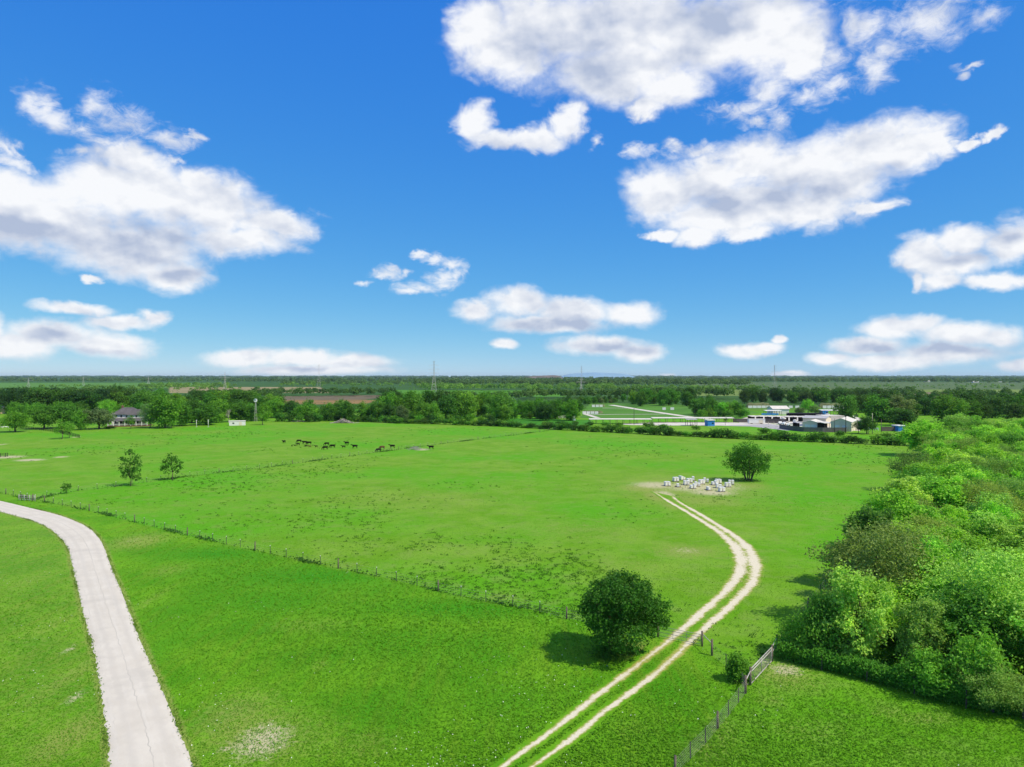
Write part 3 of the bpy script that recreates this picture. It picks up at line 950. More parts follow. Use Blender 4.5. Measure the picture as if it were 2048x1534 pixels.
# --- the round tree beside the track
def own_tree(name, px, base, lobes_px, nleaf, leaf, col, label, seed, r, stems=1, spread=0.0, dy=0.16, fork=.3, cat='tree', ragged=0, **kw):
    p = P(px, base)
    s = p.y / F
    rng = np.random.default_rng(seed)
    half = max(abs(q[0] - px) for q in lobes_px) * s
    lobes = []
    for lx, ly, lr in lobes_px:
        off = (lx - px) * s
        room = math.sqrt(max(0.0, half ** 2 - off ** 2))
        lobes.append((off, rng.uniform(-1, 1) * room * dy, (base - ly) * s, lr * s))
    full = list(lobes)
    for lx, ly, lr in lobes_px:          # the depth of the crown
        if (base - ly) < 0.30 * max(base - q[1] for q in lobes_px):
            continue
        off = (lx - px) * s
        room = math.sqrt(max(0.0, half ** 2 - off ** 2))
        for sg in (-1, 1):
            full.append((off * 0.8, sg * room * rng.uniform(0.35, 0.65), (base - ly) * s * (rng.uniform(0.85, .95) if sg > 0 else rng.uniform(.96, 1.04)), lr * s * 0.95))
    for i in range(ragged):                # sprigs that break the outline
        L = full[rng.integers(len(lobes))]
        d = rng.normal(0, 1, 3)
        d[2] = abs(d[2]) * .8 - .2
        d /= np.linalg.norm(d)
        full.append((L[0] + d[0] * L[3] * 1.1, L[1] + d[1] * L[3] * .9, L[2] + d[2] * L[3] * 1.1, L[3] * rng.uniform(.22, .42)))
    root = empty(name, (p.x, p.y, 0), label, cat)
    c = link_mesh('crown', crown_from_lobes('crown', rng, full, nleaf, leaf, **kw), root)
    c.color = (*col, 1)
    link_mesh('trunk', trunk_mesh('trunk', rng, lobes, r, fork, None, stems, spread), root)
    return root


own_tree('tree', 1222, 1312, [(1250, 1172, 24), (1215, 1180, 23), (1285, 1182, 23), (1190, 1202, 24), (1240, 1205, 34), (1300, 1212, 27), (1172, 1216, 17),
         (1322, 1232, 17), (1200, 1242, 26), (1250, 1248, 34), (1298, 1250, 22), (1215, 1280, 28), (1245, 1283, 22), (1185, 1258, 15), (1222, 1298, 14), (1163, 1226, 9), (1180, 1192, 12), (1332, 1212, 11), (1272, 1160, 10), (1228, 1158, 10), (1318, 1250, 10), (1335, 1240, 7)],
         19000, .30, (0.060, 0.205, 0.020), 'rounded dark green tree standing alone on the lawn beside the gravel track', 5, .26, hollow=.55, cl=.22, up=.4, ragged=26)
own_tree('tree', 1497, 962, [(1495, 893, 12), (1480, 903, 14), (1511, 904, 13), (1465, 914, 12), (1494, 918, 17), (1524, 920, 12), (1455, 926, 9), (1538, 916, 8),
         (1479, 933, 12), (1510, 935, 13), (1468, 938, 8), (1530, 936, 9), (1492, 945, 9), (1456, 910, 6), (1536, 930, 7)],
         6500, .46, (0.070, 0.240, 0.022), 'spreading tree on several thin trunks beside the white beehives', 8, .17, stems=6, spread=1.7, fork=.3, hollow=.5, cl=.42, ragged=16)
own_tree('tree', 262, 972, [(260, 906, 7), (272, 912, 7), (245, 920, 6), (262, 925, 8), (278, 925, 7), (240, 934, 6), (256, 940, 9), (272, 942, 8), (282, 936, 5), (250, 952, 6), (268, 955, 7), (277, 952, 5)],
         1500, .44, (0.060, 0.200, 0.022), 'taller of two sparse young trees on the cross fence line', 9, .13, fork=.25, hollow=.4, cl=.26)
own_tree('tree', 345, 960, [(343, 915, 7), (355, 918, 6), (332, 922, 6), (345, 928, 8), (358, 932, 7), (328, 935, 6), (340, 942, 5), (354, 942, 5), (363, 926, 4)],
         1050, .44, (0.060, 0.200, 0.022), 'shorter of two sparse young trees on the cross fence line', 10, .12, fork=.35, hollow=.4, cl=.26)
own_tree('sapling', 133, 987, [(128, 966, 5), (138, 968, 5), (133, 975, 6), (124, 974, 4), (141, 977, 4), (132, 984, 7)],
         240, .40, (0.070, 0.220, 0.022), 'wispy sapling on the cross fence near the pale cattle panel', 12, .05, fork=.4, hollow=.4, cl=.22)
own_tree('shrub', 1478, 1362, [(1470, 1322, 10), (1483, 1326, 10), (1462, 1330, 8), (1476, 1338, 12), (1490, 1342, 9), (1466, 1346, 9), (1480, 1354, 10), (1490, 1360, 8), (1458, 1338, 8), (1496, 1352, 8), (1472, 1312, 6), (1488, 1334, 9)],
         4200, .21, (0.15, 0.380, 0.032), 'loose leafy shrub growing through the wire fence next to the pipe gate', 14, .05, stems=3, spread=.3, fork=.4, hollow=.4, cl=.18, cat='shrub')

# --- the wood at the right: the trees one can tell apart along its edge
WG = 'trees of the dense wood at the right'
for a in [('thicket', 1594, 1312, 1236, 78, W_FRESH, 'low bright bush-like tree at the near left corner of the right wood'),
          ('draped', 1716, 1326, 1136, 128, W_PALE, 'pointed vine-draped pale green tree at the front of the right wood'),
          ('thicket', 1642, 1318, 1188, 96, W_MID, 'small dark leafy tree left of the pointed vine-draped one'),
          ('feathery', 1742, 1256, 1052, 210, W_DUSKY, 'broad feathery grey-green tree behind the pointed vine-draped one'),
          ('draped', 1838, 1348, 1194, 96, W_GREY, 'narrow vine-draped tree right of the pointed one in the wood'),
          ('feathery', 1985, 1318, 1104, 235, W_PALE, 'wide pale feathery tree near the right edge of the photo'),
          ('leafy', 1736, 1176, 1018, 110, W_DARK, 'dark rounded tree on the pasture edge of the right wood'),
          ('thicket', 1958, 1404, 1268, 125, W_FRESH, 'leafy bush-like tree rising over the overgrown fence near the shaded corner'),
          ('feathery', 1985, 1424, 1330, 120, W_GREY, 'low willow-like grey-green tree at the foot of the wood'),
          ('thicket', 1856, 1388, 1300, 110, W_FRESH, 'round low tree just behind the vine-covered fence'),
          ('feathery', 1826, 984, 905, 84, W_DUSKY, 'grey half-bare tree leaning out over the pasture from the wood'),
          ('leafy', 1846, 912, 840, 84, W_BRIGHT, 'bright yellow-green tree at the far pasture corner of the wood'),
          ('leafy', 1872, 1062, 955, 140, W_BRIGHT, 'bright green tree behind the grey half-bare one'),
          ('leafy', 1800, 1105, 985, 130, W_BRIGHT, 'large bright green tree bulging from the wood toward the pasture')]:
    kind, px, base, top, w, col, lab = a
    px_tree(kind, px, base, top, w, col, lab, None, 'tree', None)

WOOD_EDGE = [P(1600, 1318), P(1690, 1215), P(1760, 1130), P(1815, 1045), P(1862, 985), P(1872, 938), P(1885, 905), P(1898, 888)]
wood_poly = [P(1610, 1330), P(1760, 1362), P(1900, 1402), P(2048, 1432), Vector((78, 50, 0)), Vector((300, 330, 0))] + WOOD_EDGE[::-1]


EY = [76, 93, 110, 145, 182, 230, 280, 315]
EX = [29, 41, 55, 78, 105, 138, 170, 195]


def fill_wood():
    pts = [(p.x, p.y) for p in [P(1594, 1312), P(1716, 1326), P(1642, 1318), P(1742, 1256), P(1838, 1348), P(1985, 1318), P(1736, 1176), P(1958, 1404), P(1856, 1388), P(1826, 984), P(1846, 912), P(1872, 1062), P(1800, 1105)]]
    rnd = random.Random(23)
    n = 0
    rows = []
    for _ in range(30000):
        y = 52 + 280 * rnd.random() ** 1.25
        x = rnd.uniform(20, 280)
        if x > 0.735 * y + 14:
            continue
        if not in_poly(np.array([x]), np.array([y]), wood_poly)[0]:
            continue
        s = 5.2 + 4.4 * min(1.0, (y - 52) / 230)
        if any((x - a) ** 2 + (y - b) ** 2 < s * s for a, b in pts):
            continue
        pts.append((x, y))
        rows.append((x, y, s))
        n += 1
        if n >= 132:
            break
    for x, y, s in rows:
        k = rnd.random()
        far = y > 130
        if k < 0.40:
            kind, col, what = 'leafy', W_BRIGHT, 'bright green leafy tree'
        elif k < 0.58:
            kind, col, what = 'feathery', W_GREY, 'feathery grey-green tree'
        elif k < 0.74:
            kind, col, what = 'leafy', W_FRESH, 'mid green leafy tree'
        elif k < 0.86:
            kind, col, what = 'draped', W_PALE, 'pale green vine-draped tree'
        else:
            kind, col, what = 'leafy', W_MID, 'dark green tree'
        h = (rnd.uniform(7.2, 9.4) if not far else rnd.uniform(8.6, 11.2)) + max(0, (y - 150) / 150) * 2.0
        if y < 62:
            h = rnd.uniform(5.0, 7.0)
        where = ' in the near part of the right wood' if y < 100 else (' in the middle of the right wood' if y < 190 else ' in the far part of the right wood')
        px = CX + F * x / y
        e0, e1 = float(np.interp(y, EY, EX)), 0.72 * y
        f = (x - e0) / max(e1 - e0, 1.0)
        side = 'on its pasture side' if f < .22 else ('left of its middle' if f < .42 else ('midway across' if f < .6 else ('right of its middle' if f < .8 else 'at the photo edge')))
        band = ['in the very front of the wood', 'behind the pointed vine-draped tree', 'level with the track curve', 'level with the near hives', 'level with the spreading tree', 'at the far crest of the wood'][int(np.searchsorted([72, 92, 125, 175, 235], y))]
        lab = (what + ' ' + band + ', ' + side).replace('in the very front of the wood', 'at the front of the wood')
        put_tree(kind, x, y, s * rnd.uniform(1.25, 1.6), h, col, lab, WG)


fill_wood()
for x, y, h, wh in ((54.0, 57.5, 11.5, 'nearest the frame'), (57.5, 62.5, 11.0, 'beside the wood'), (60.0, 54.0, 12.0, 'farthest right')):     # just outside the frame, their shade falls into it
    put_tree('leafy', x, y, 8.5, h, W_MID, 'tall tree past the right photo edge shading the lawn corner, ' + wh, 'tall trees past the right edge')


def undergrowth():
    rng = np.random.default_rng(77)
    n = 60000
    y = 52 + 290 * rng.random(n) ** 1.3
    x = 0.30 * y + rng.random(n) * (0.45 * y + 12)
    m = in_poly(x, y, wood_poly)
    x, y = x[m], y[m]
    cl = rng.integers(0, 100000, len(x))
    z = rng.random(len(x)) ** 1.2 * 2.4 * (0.4 + 0.6 * np.sin(x * 0.9) ** 2 * np.sin(y * 0.7 + 1) ** 2) + 0.05
    pts = np.stack([x, y, z], 1)
    nrm = rng.normal(0, .6, pts.shape) + np.array([0, 0, .7])
    me = leaf_quads('undergrowth', pts, nrm, rng.uniform(.4, .9, len(x)), np.clip(rng.normal(.45, .2, len(x)), 0, 1), LEAF)
    o = link_mesh('undergrowth', me)
    o.color = (0.080, 0.230, 0.030, 1)
    tag(o, 'tangled undergrowth beneath the trees of the wood', 'undergrowth', None, 'stuff')


undergrowth()


# --- trees around the house and the belts behind the pasture
HG = 'trees around the grey-roofed house'
for a in [('oak', 30, 864, 822, 56, FRESH, 'two-stemmed spreading green tree at the far left of the house grounds'),
          ('sapling', 124, 878, 838, 30, FRESH, 'upright young green tree in front of the dark rail fence'),
          ('sapling', 139, 876, 843, 24, FRESH, 'slim young tree close beside the upright one by the rail fence end'),
          ('oak', 88, 858, 814, 62, MID, 'wide dark oak-like tree between the left tree and the house'),
          ('oak', 128, 856, 806, 70, MID, 'tall broad tree left of the house'),
          ('belt', 162, 860, 822, 30, FRESH, 'round-headed green tree on a clear trunk left of the house'),
          ('oak', 198, 858, 816, 62, DUSKY, 'big grey-green oak-like tree hiding the left of the house'),
          ('sapling', 261, 857, 831, 26, MID, 'small rounded tree in front of the white porch'),
          ('feathery', 300, 856, 808, 42, GREY, 'pale feathery tree at the right end of the porch'),
          ('belt', 330, 856, 788, 62, FRESH, 'tallest bright tree right of the house'),
          ('belt', 364, 852, 808, 44, MID, 'rounded tree next to the tallest one right of the house'),
          ('sapling', 344, 857, 842, 14, FRESH, 'little young tree on the lawn right of the house'),
          ('belt', 412, 850, 812, 52, MID, 'broad dark rounded tree behind the white lamp posts'),
          ('belt', 384, 846, 800, 50, DARK, 'dark tree behind the broad rounded one right of the house'),
          ('belt', 438, 845, 800, 44, FRESH, 'green tree left of the pale bare tree'),
          ('belt', 478, 843, 806, 44, MID, 'green tree right behind the small white shed'),
          ('belt', 500, 842, 808, 40, MID, 'green tree between the white shed and the windmill'),
          ('sapling', 526, 850, 820, 30, FRESH, 'small bright tree right of the windmill'),
          ('sapling', 569, 842, 824, 18, FRESH, 'tiny light green tree between two larger ones at the pasture edge'),
          ('oak', 612, 842, 808, 56, FRESH, 'dome-shaped bright tree at the pasture edge'),
          ('belt', 738, 840, 812, 36, FRESH, 'bright conical tree right of the brush pile'),
          ('belt', 805, 845, 812, 26, DUSKY, 'brownish dark tree standing in the light strip beyond the pasture'),
          ('belt', 780, 838, 786, 46, FRESH, 'high bright crowned tree above the brown field'),
          ('belt', 790, 815, 780, 34, DEEP, 'dark tall tree at the end of the brown field'),
          ('oak', 70, 838, 806, 46, FRESH, 'light green rounded tree right of the tan building'),
          ('oak', 40, 838, 808, 40, FRESH, 'light green tree close to the tan building'),
          ('oak', 215, 832, 800, 34, BRIGHT, 'vivid light green tree behind the house roof'),
          ('oak', 1734, 868, 832, 40, DARK, 'dark rounded tree right of the grey gabled building'),
          ('sapling', 1716, 867, 842, 26, DARK, 'smaller dark tree touching the rounded one beside the gabled building'),
          ('oak', 1616, 826, 798, 26, BRIGHT, 'bright green tree behind the row of pale canopies'),
          ('oak', 1630, 829, 810, 24, GREY, 'pale willow-like tree below the bright one near the blue tank'),
          ('oak', 1600, 829, 815, 22, DUSKY, 'low dusky tree left of the bright one behind the canopies'),
          ('sapling', 1452, 845, 835, 12, MID, 'small tree beside the right end of the long canopy'),
          ('belt', 1800, 851, 818, 60, DARK, 'large dark tree left of the blue box at the right')]:
    kind, px, base, top, w, col, lab = a
    px_tree(kind, px, base, top, w, col, lab)


def belt(px0, px1, y0, y1, h0, h1, n, cols, where, kind='belt', wk=1.0, seed=1, cat='tree', name='tree', skip=None):
    rnd = random.Random(seed)
    for i in range(n):
        t = (i + rnd.uniform(0.1, 0.9)) / n
        px = px0 + (px1 - px0) * t
        yb = rnd.uniform(y0, y1)
        p = P(px, yb)
        if skip and skip(px, yb):
            continue
        h = rnd.uniform(h0, h1)
        q = rnd.random()
        acc = 0
        for wgt, col, what in cols:
            acc += wgt
            if q <= acc:
                break
        put_tree(kind, p.x, p.y, h * rnd.uniform(.8, 1.15) * wk, h, col, what + ' ' + where + ', over ' + near_mark(p.x, p.y), 'trees ' + where, cat, name, ja=.2)


MIX_DARK = [(.62, DEEP, 'very dark tree'), (.3, DARK, 'dark green tree'), (.1, MID, 'mid green tree')]
MIX_MID = [(.35, DARK, 'dark green tree'), (.4, MID, 'mid green tree'), (.25, FRESH, 'fresh green tree')]
MIX_FRESH = [(.2, DARK, 'dark green tree'), (.3, MID, 'mid green tree'), (.5, FRESH, 'fresh green tree')]
MIX_BRIGHT = [(.3, MID, 'mid green tree'), (.4, FRESH, 'fresh green tree'), (.3, BRIGHT, 'bright green tree')]
belt(-40, 240, 812, 828, 16.5, 20, 17, MIX_DARK, 'in the dark belt behind the house', seed=2, wk=1.2)
belt(230, 570, 814, 830, 14.5, 18, 18, MIX_MID, 'in the belt right of the house', seed=3, wk=1.15)
belt(-20, 300, 830, 838, 9, 12, 9, MIX_MID, 'in the lower row behind the house', seed=4)
belt(350, 660, 834, 842, 10, 13.5, 12, MIX_FRESH, 'in the row before the brown field', seed=5)
belt(640, 880, 836, 843, 10, 14, 10, MIX_FRESH, 'in the belt behind the brush pile', seed=6)
belt(770, 1010, 832, 841, 15, 19, 14, MIX_FRESH, 'in the tall belt beyond the pasture', seed=7)
belt(990, 1160, 828, 842, 9.5, 15, 12, MIX_FRESH, 'left of the shooting range', seed=8)
belt(1260, 1390, 806, 813, 14, 18, 9, MIX_MID, 'in the clump behind the shooting range', seed=9)
belt(1390, 1480, 826, 833, 9, 14.5, 8, MIX_BRIGHT, 'on the mound beside the yard', seed=10)
belt(1480, 1770, 802, 810, 13, 16.5, 16, MIX_DARK, 'in the dark row behind the yard', seed=12)
belt(1690, 2080, 818, 850, 12.5, 18, 26, [(.6, DARK, 'dark green tree'), (.25, MID, 'mid green tree'), (.15, DUSKY, 'dusky tree')], 'in the dark far right wood', seed=13, wk=1.15)

MIX_BUSH = [(.35, DARK, 'dark bush'), (.4, MID, 'mid green bush'), (.25, FRESH, 'fresh green bush')]
HEDGE = [P(*q) for q in [(690, 842), (800, 846.5), (880, 848.5), (1000, 852.5), (1130, 860), (1350, 871.5), (1500, 878.5), (1700, 886.5), (1850, 893)]]


def hedge_row(pts, step, h0, h1, where, seed, cols=MIX_BUSH, gap=0.0, back=0.0):
    rnd = random.Random(seed)
    for p in resample(pts, step):
        if rnd.random() < gap:
            continue
        q = rnd.random()
        acc = 0
        for wgt, col, what in cols:
            acc += wgt
            if q <= acc:
                break
        h = rnd.uniform(h0, h1)
        put_tree('bush', p.x + rnd.uniform(-1, 1), p.y + back + rnd.uniform(-.8, .8), rnd.uniform(5.2, 8.0), h, col, what + ' ' + where + ', over ' + near_mark(p.x, p.y), 'bushes ' + where, 'bush', 'bush', ja=.2)


hedge_row(HEDGE, 3.9, 2.2, 4.6, 'in the long pasture hedge', 31)
hedge_row([P(*q) for q in [(860, 840.5), (1000, 844), (1130, 849), (1260, 853), (1400, 860), (1560, 868), (1720, 874), (1800, 876)]], 9.5, 1.6, 3.0, 'on the bank behind the hedge', 32, gap=.25)
hedge_row([P(*q) for q in [(560, 843), (620, 844), (700, 840), (800, 842), (900, 845), (980, 846)]], 7, 3.5, 6.0, 'at the foot of the tree belt', 33, MIX_BUSH)
hedge_row([P(*q) for q in [(1060, 818), (1100, 812), (1160, 809), (1230, 806)]], 9, 4, 8, 'on the scrubby range mound', 34, [(.5, DUSKY, 'dusky bush'), (.5, MID, 'mid green bush')])
hedge_row([P(*q) for q in [(1000, 838), (1060, 838.5), (1110, 836)]], 5.5, 4.5, 8, 'left of the nearest target boards', 35, MIX_BUSH)
hedge_row([P(*q) for q in [(1010, 830), (1070, 827), (1120, 824), (1160, 820)]], 7, 5, 9, 'behind the nearest target boards', 36, MIX_BUSH)
hedge_row([P(*q) for q in [(1400, 836), (1440, 833), (1490, 835)]], 6, 4, 7, 'below the mound trees', 37, [(.5, FRESH, 'fresh green bush'), (.5, MID, 'mid green bush')])
hedge_row([P(*q) for q in [(1140, 807), (1230, 804), (1330, 804), (1420, 806)]], 9, 6, 10, 'behind the shooting range', 38, [(.5, DARK, 'dark bush'), (.5, MID, 'mid green bush')])


def vine_fence():
    line = resample_n(spline([P(*q) for q in VINE_PX]), 60)
    root = empty('vine_covered_fence', line[0], 'wire fence smothered in green vines in front of the right wood', 'fence')
    rng = np.random.default_rng(3)
    n = 17000
    i = rng.integers(0, 59, n)
    t = rng.random(n)
    A = np.array([[p.x, p.y] for p in line])
    base = A[i] * (1 - t)[:, None] + A[np.minimum(i + 1, 59)] * t[:, None]
    s = (i + t) / 60
    topz = 1.75 + 0.25 * np.sin(s * 37) + 0.2 * np.sin(s * 91 + 1)
    z = topz * rng.random(n) ** 0.7
    w = 0.35 + 0.45 * (z / 2.0)
    off = rng.normal(0, 1, (n, 2)) * w[:, None] * 0.6
    pts = np.stack([base[:, 0] + off[:, 0] - line[0].x, base[:, 1] + off[:, 1] + 0.3 - line[0].y, z + 0.03], 1)
    nrm = rng.normal(0, .55, (n, 3)) + np.array([0.0, -0.5, 0.6])
    o = link_mesh('vines', leaf_quads('vines', pts, nrm, rng.uniform(.16, .34, n), np.clip(rng.normal(.5, .2, n), 0, 1), LEAF), root)
    o.color = (0.115, 0.350, 0.034, 1)
    pm = MB().tube([(0, 0, -0.2), (0, 0, 1.7)], 0.07, 6).mesh('post', BARK)
    for p in resample(line, 4.2)[1:]:
        q = link_mesh('post', pm, root)
        q.location = p - line[0] + Vector((0, -0.25, 0))


vine_fence()

# dead trees
for px, base, h, lean, label in ((457, 845, 11, 0.0, 'pale leafless tree right of the house'), (672, 836, 11, -0.35, 'leaning grey leafless tree above the brush pile'),
                                 (193, 824, 15, 0.05, 'tall pale half-dead tree behind the house roof'), (100, 826, 9, -.1, 'small bare grey tree in the grove left of the house')):
    p = P(px, base)
    root = empty('dead_tree', p, label, 'tree')
    me = bare_mesh('branches', int(px), h, 0.34, BARK_PALE, lean)
    link_mesh('branches', me, root)


def clumps(name, rows, col, label, seed, spread=.35):
    """far woods: crowns of leaf clumps merged into one mass"""
    rng = np.random.default_rng(seed)
    PT, NM, SZ, TN = [], [], [], []
    for px0, px1, y0, y1, h0, h1, n, k in rows:
        for _ in range(n):
            px = rng.uniform(px0, px1)
            yb = y0 + (y1 - y0) * rng.random()
            p = P(px, yb)
            h = rng.uniform(h0, h1)
            r = h * rng.uniform(.38, .6) * max(1.0, p.y / 2600)
            kk = k
            d = rng.normal(0, 1, (kk, 3))
            d /= np.linalg.norm(d, axis=1, keepdims=True)
            d[:, 2] = np.abs(d[:, 2]) * 1.0 - 0.25 * (rng.random(kk) < .4)
            c = np.array([p.x, p.y, h * .5])
            rr = 0.7 + 0.3 * rng.random(kk)
            q = c + d * rr[:, None] * np.array([r, r, h * .5])
            PT.append(q)
            NM.append(d + rng.normal(0, .35, d.shape) + np.array([0, 0, .3]))
            SZ.append(np.full(kk, 2.6 * r / math.sqrt(kk) * 1.25))
            TN.append(np.clip(np.full(kk, rng.normal(.5, .17)) + rng.normal(0, .1, kk), 0, 1))
    me = leaf_quads(name, np.concatenate(PT), np.concatenate(NM), np.concatenate(SZ), np.concatenate(TN), LEAF, 0.9)
    o = link_mesh(name, me)
    o.color = (*col, 1)
    tag(o, label, 'woods', None, 'stuff')


clumps('far_woods', [(-200, 2250, 753.6, 755.5, 14, 22, 1500, 9), (-200, 2250, 755.5, 759, 13, 20, 1500, 12), (-200, 560, 759, 765, 11, 17, 520, 22), (500, 2250, 759, 766, 13, 20, 1200, 22),
       (830, 1500, 766, 775, 16, 22, 520, 40), (560, 900, 764, 772, 10, 16, 180, 36), (1900, 2250, 760, 768, 10, 16, 160, 26),
       (1480, 1900, 763, 766, 14, 20, 160, 30)],
       (0.095, 0.190, 0.050), 'dark woods in bands all along the horizon', 5)
clumps('far_thickets', [(840, 1230, 776, 783, 11, 16, 200, 60), (1180, 1520, 778, 784, 8, 13, 130, 50), (280, 470, 772, 779, 9, 14, 100, 60), (560, 840, 766, 775, 8, 13, 170, 45),
       (80, 330, 774, 778, 6, 10, 60, 45), (1500, 2250, 770, 779, 4, 9, 170, 40), (300, 900, 759, 764, 8, 13, 200, 30), (60, 520, 778, 782, 5, 9, 90, 45)],
       (0.150, 0.320, 0.050), 'lighter green thickets between the far fields', 6)
clumps('far_hedge', [(510, 790, 789, 793, 9, 14, 90, 90), (380, 560, 790, 797, 8, 12, 70, 80), (1490, 1780, 793, 797, 12, 16, 60, 80), (1040, 1260, 794, 799, 10, 14, 70, 80), (1240, 1500, 793, 799, 12, 16, 70, 80),
       (1740, 2250, 792, 806, 10, 16, 120, 80), (-60, 300, 795, 806, 12, 17, 90, 80), (860, 1060, 797, 803, 8, 13, 50, 80)],
       (0.072, 0.172, 0.030), 'dark hedgerows and tree lines between the fields beyond the belts', 7)


# --- ground cover: dark weeds in the pasture, tussocks and flowers in the lawn
def visible(n, rng, y0, y1, pw=1.0):
    """points spread evenly over the picture's ground rather than over the map"""
    v = rng.random(n)
    y = 1.0 / (1.0 / y1 + v ** pw * (1.0 / y0 - 1.0 / y1))
    x = rng.uniform(-.80, .80, n) * y
    return x, y


def fnoise(x, y, seed):
    r = np.random.default_rng(seed)
    s = np.zeros_like(x)
    for k in range(9):
        a, b, c = r.uniform(0, 6.28), r.uniform(.02, .16), r.uniform(0, 6.28)
        s += np.sin((x * math.cos(a) + y * math.sin(a)) * b + c)
    return s / 3.0


def ground_cover():
    rng = np.random.default_rng(9)
    gm = leaf_mat('grass_blade', 0.3, 0.8, 0.22, 0.25)
    # weeds
    x, y = visible(52000, rng, 62, 420, .95)
    lawn = in_poly(x, y, lawn_poly) | in_poly(x, y, wood_poly)
    keep = (~lawn) & (fnoise(x, y, 3) + rng.normal(0, .42, len(x)) + .5 * fnoise(x * 3, y * 3, 6) > 0.75) & (dist_poly(x, y, rut_l) > 2.5)
    x, y = x[keep], y[keep]
    per = 7
    k = np.repeat(np.arange(len(x)), per)
    sz = rng.uniform(.05, .16, len(x)) * (1 + y / 280)
    pts = np.stack([x[k], y[k], np.zeros(len(k))], 1) + rng.normal(0, 1, (len(k), 3)) * np.stack([sz[k] * 1.1, sz[k] * 0.8, sz[k] * .1], 1)
    pts[:, 2] = np.abs(rng.normal(0, 1, len(k))) * sz[k] * .5 + .05
    nrm = rng.normal(0, .6, pts.shape) + np.array([0, 0, .5])
    o = link_mesh('weeds', leaf_quads('weeds', pts, nrm, sz[k] * rng.uniform(.9, 1.6, len(k)), np.clip(rng.normal(.45, .28, len(x))[k] + rng.normal(0, .1, len(k)), 0, 1), gm))
    o.color = (0.062, 0.185, 0.014, 1)
    tag(o, 'dark green weed clumps dotted over the pasture', 'weeds', None, 'stuff')
    # grass blades over the near ground
    x, y = visible(230000, rng, 50, 200, .8)
    keep = ~(in_poly(x, y, road_poly) | in_poly(x, y, wood_poly)) & (dist_poly(x, y, rut_l) > .75) & (dist_poly(x, y, rut_r) > .75)
    x, y = x[keep], y[keep]
    lw = in_poly(x, y, lawn_poly)
    tall = np.clip(fnoise(x, y, 8) * .5 + .4, 0.1, 1)
    hgt = np.where(lw, .07 + .10 * tall, .05 + .05 * tall) * rng.uniform(.6, 1.4, len(x)) * (.6 + y / 140)
    pts = np.stack([x, y, hgt * .45], 1)
    nrm = rng.normal(0, 1, pts.shape)
    nrm[:, 2] = np.abs(nrm[:, 2]) * .8 + 1.0
    for msk, nm, col, lab in ((lw, 'lawn_grass', (0.122, 0.318, 0.010, 1), 'longer lush grass of the mown lawn'), (~lw, 'pasture_grass', (0.140, 0.315, 0.014, 1), 'short grazed grass of the pasture')):
        o = link_mesh(nm, leaf_quads(nm, pts[msk], nrm[msk], hgt[msk] * 1.5, np.clip(rng.normal(.5, .22, msk.sum()), 0, 1), gm, .4))
        o.color = col
        tag(o, lab, 'grass', None, 'stuff')
    # white clover and daisies on the lawn
    x, y = visible(2600, rng, 52, 150)
    keep = in_poly(x, y, lawn_poly) & ~in_poly(x, y, road_poly) & (fnoise(x * 2, y * 2, 5) + rng.normal(0, .5, len(x)) > .55) & (dist_poly(x, y, rut_r) > 1.2)
    x, y = x[keep], y[keep]
    pts = np.stack([x, y, rng.uniform(.12, .25, len(x))], 1)
    nrm = rng.normal(0, .3, pts.shape) + np.array([0, -.4, 1])
    wm = simple('petal', (0.75, 0.78, 0.68), .8, .1)
    o = link_mesh('wildflowers', leaf_quads('wildflowers', pts, nrm, rng.uniform(.05, .12, len(x)), np.ones(len(x)), wm, .9))
    tag(o, 'white wildflowers scattered in the lawn', 'flowers', None, 'stuff')
    # grass creeping over the edges of the road
    PT, SZ = [], []
    for line, sg in ((road_l, 1), (road_r, -1)):
        for i in range(1, len(line) - 1):
            if line[i].y < 40 or line[i].y > 180:
                continue
            d = (line[i + 1] - line[i - 1]).normalized()
            nrm_ = Vector((d.y, -d.x, 0)) * sg
            m = int(rng.integers(2, 6) + 7 * max(0, math.sin(i * .37) + math.sin(i * .113)))
            for _ in range(m):
                q = line[i].lerp(line[i + 1], rng.random()) + nrm_ * rng.normal(-.05, .16)
                PT.append((q.x, q.y, rng.uniform(.05, .16)))
                SZ.append(rng.uniform(.10, .26))
    pts = np.array(PT)
    o = link_mesh('verge_grass', leaf_quads('verge_grass', pts, rng.normal(0, .6, pts.shape) + np.array([0, 0, .8]), np.array(SZ), np.clip(rng.normal(.5, .25, len(pts)), 0, 1), gm, .5))
    o.color = (0.12, 0.235, 0.020, 1)
    tag(o, 'ragged grass creeping over the edges of the concrete lane', 'grass', None, 'stuff')
    # rough growth at the foot of the lone trees
    PT, SZ = [], []
    for px, py, rr, m in ((1222, 1312, 1.7, 900), (1262, 1304, 1.2, 300), (1497, 962, 3.0, 500), (1478, 1362, 1.0, 260)):
        c = P(px, py)
        q = rng.normal(0, rr * .6, (m, 3))
        q[:, 2] = np.abs(rng.normal(0, .28, m)) + .05
        PT.append(q + np.array([c.x, c.y, 0]))
        SZ.append(rng.uniform(.18, .42, m))
    pts = np.concatenate(PT)
    o = link_mesh('rough_grass', leaf_quads('rough_grass', pts, rng.normal(0, .7, pts.shape) + np.array([0, 0, .4]), np.concatenate(SZ), np.clip(rng.normal(.45, .25, len(pts)), 0, 1), gm, .4))
    o.color = (0.085, 0.205, 0.020, 1)
    tag(o, 'rough unmown grass at the foot of the lone trees', 'grass', None, 'stuff')
    # ragged weeds below the front fence and the cross fence
    PT, SZ = [], []
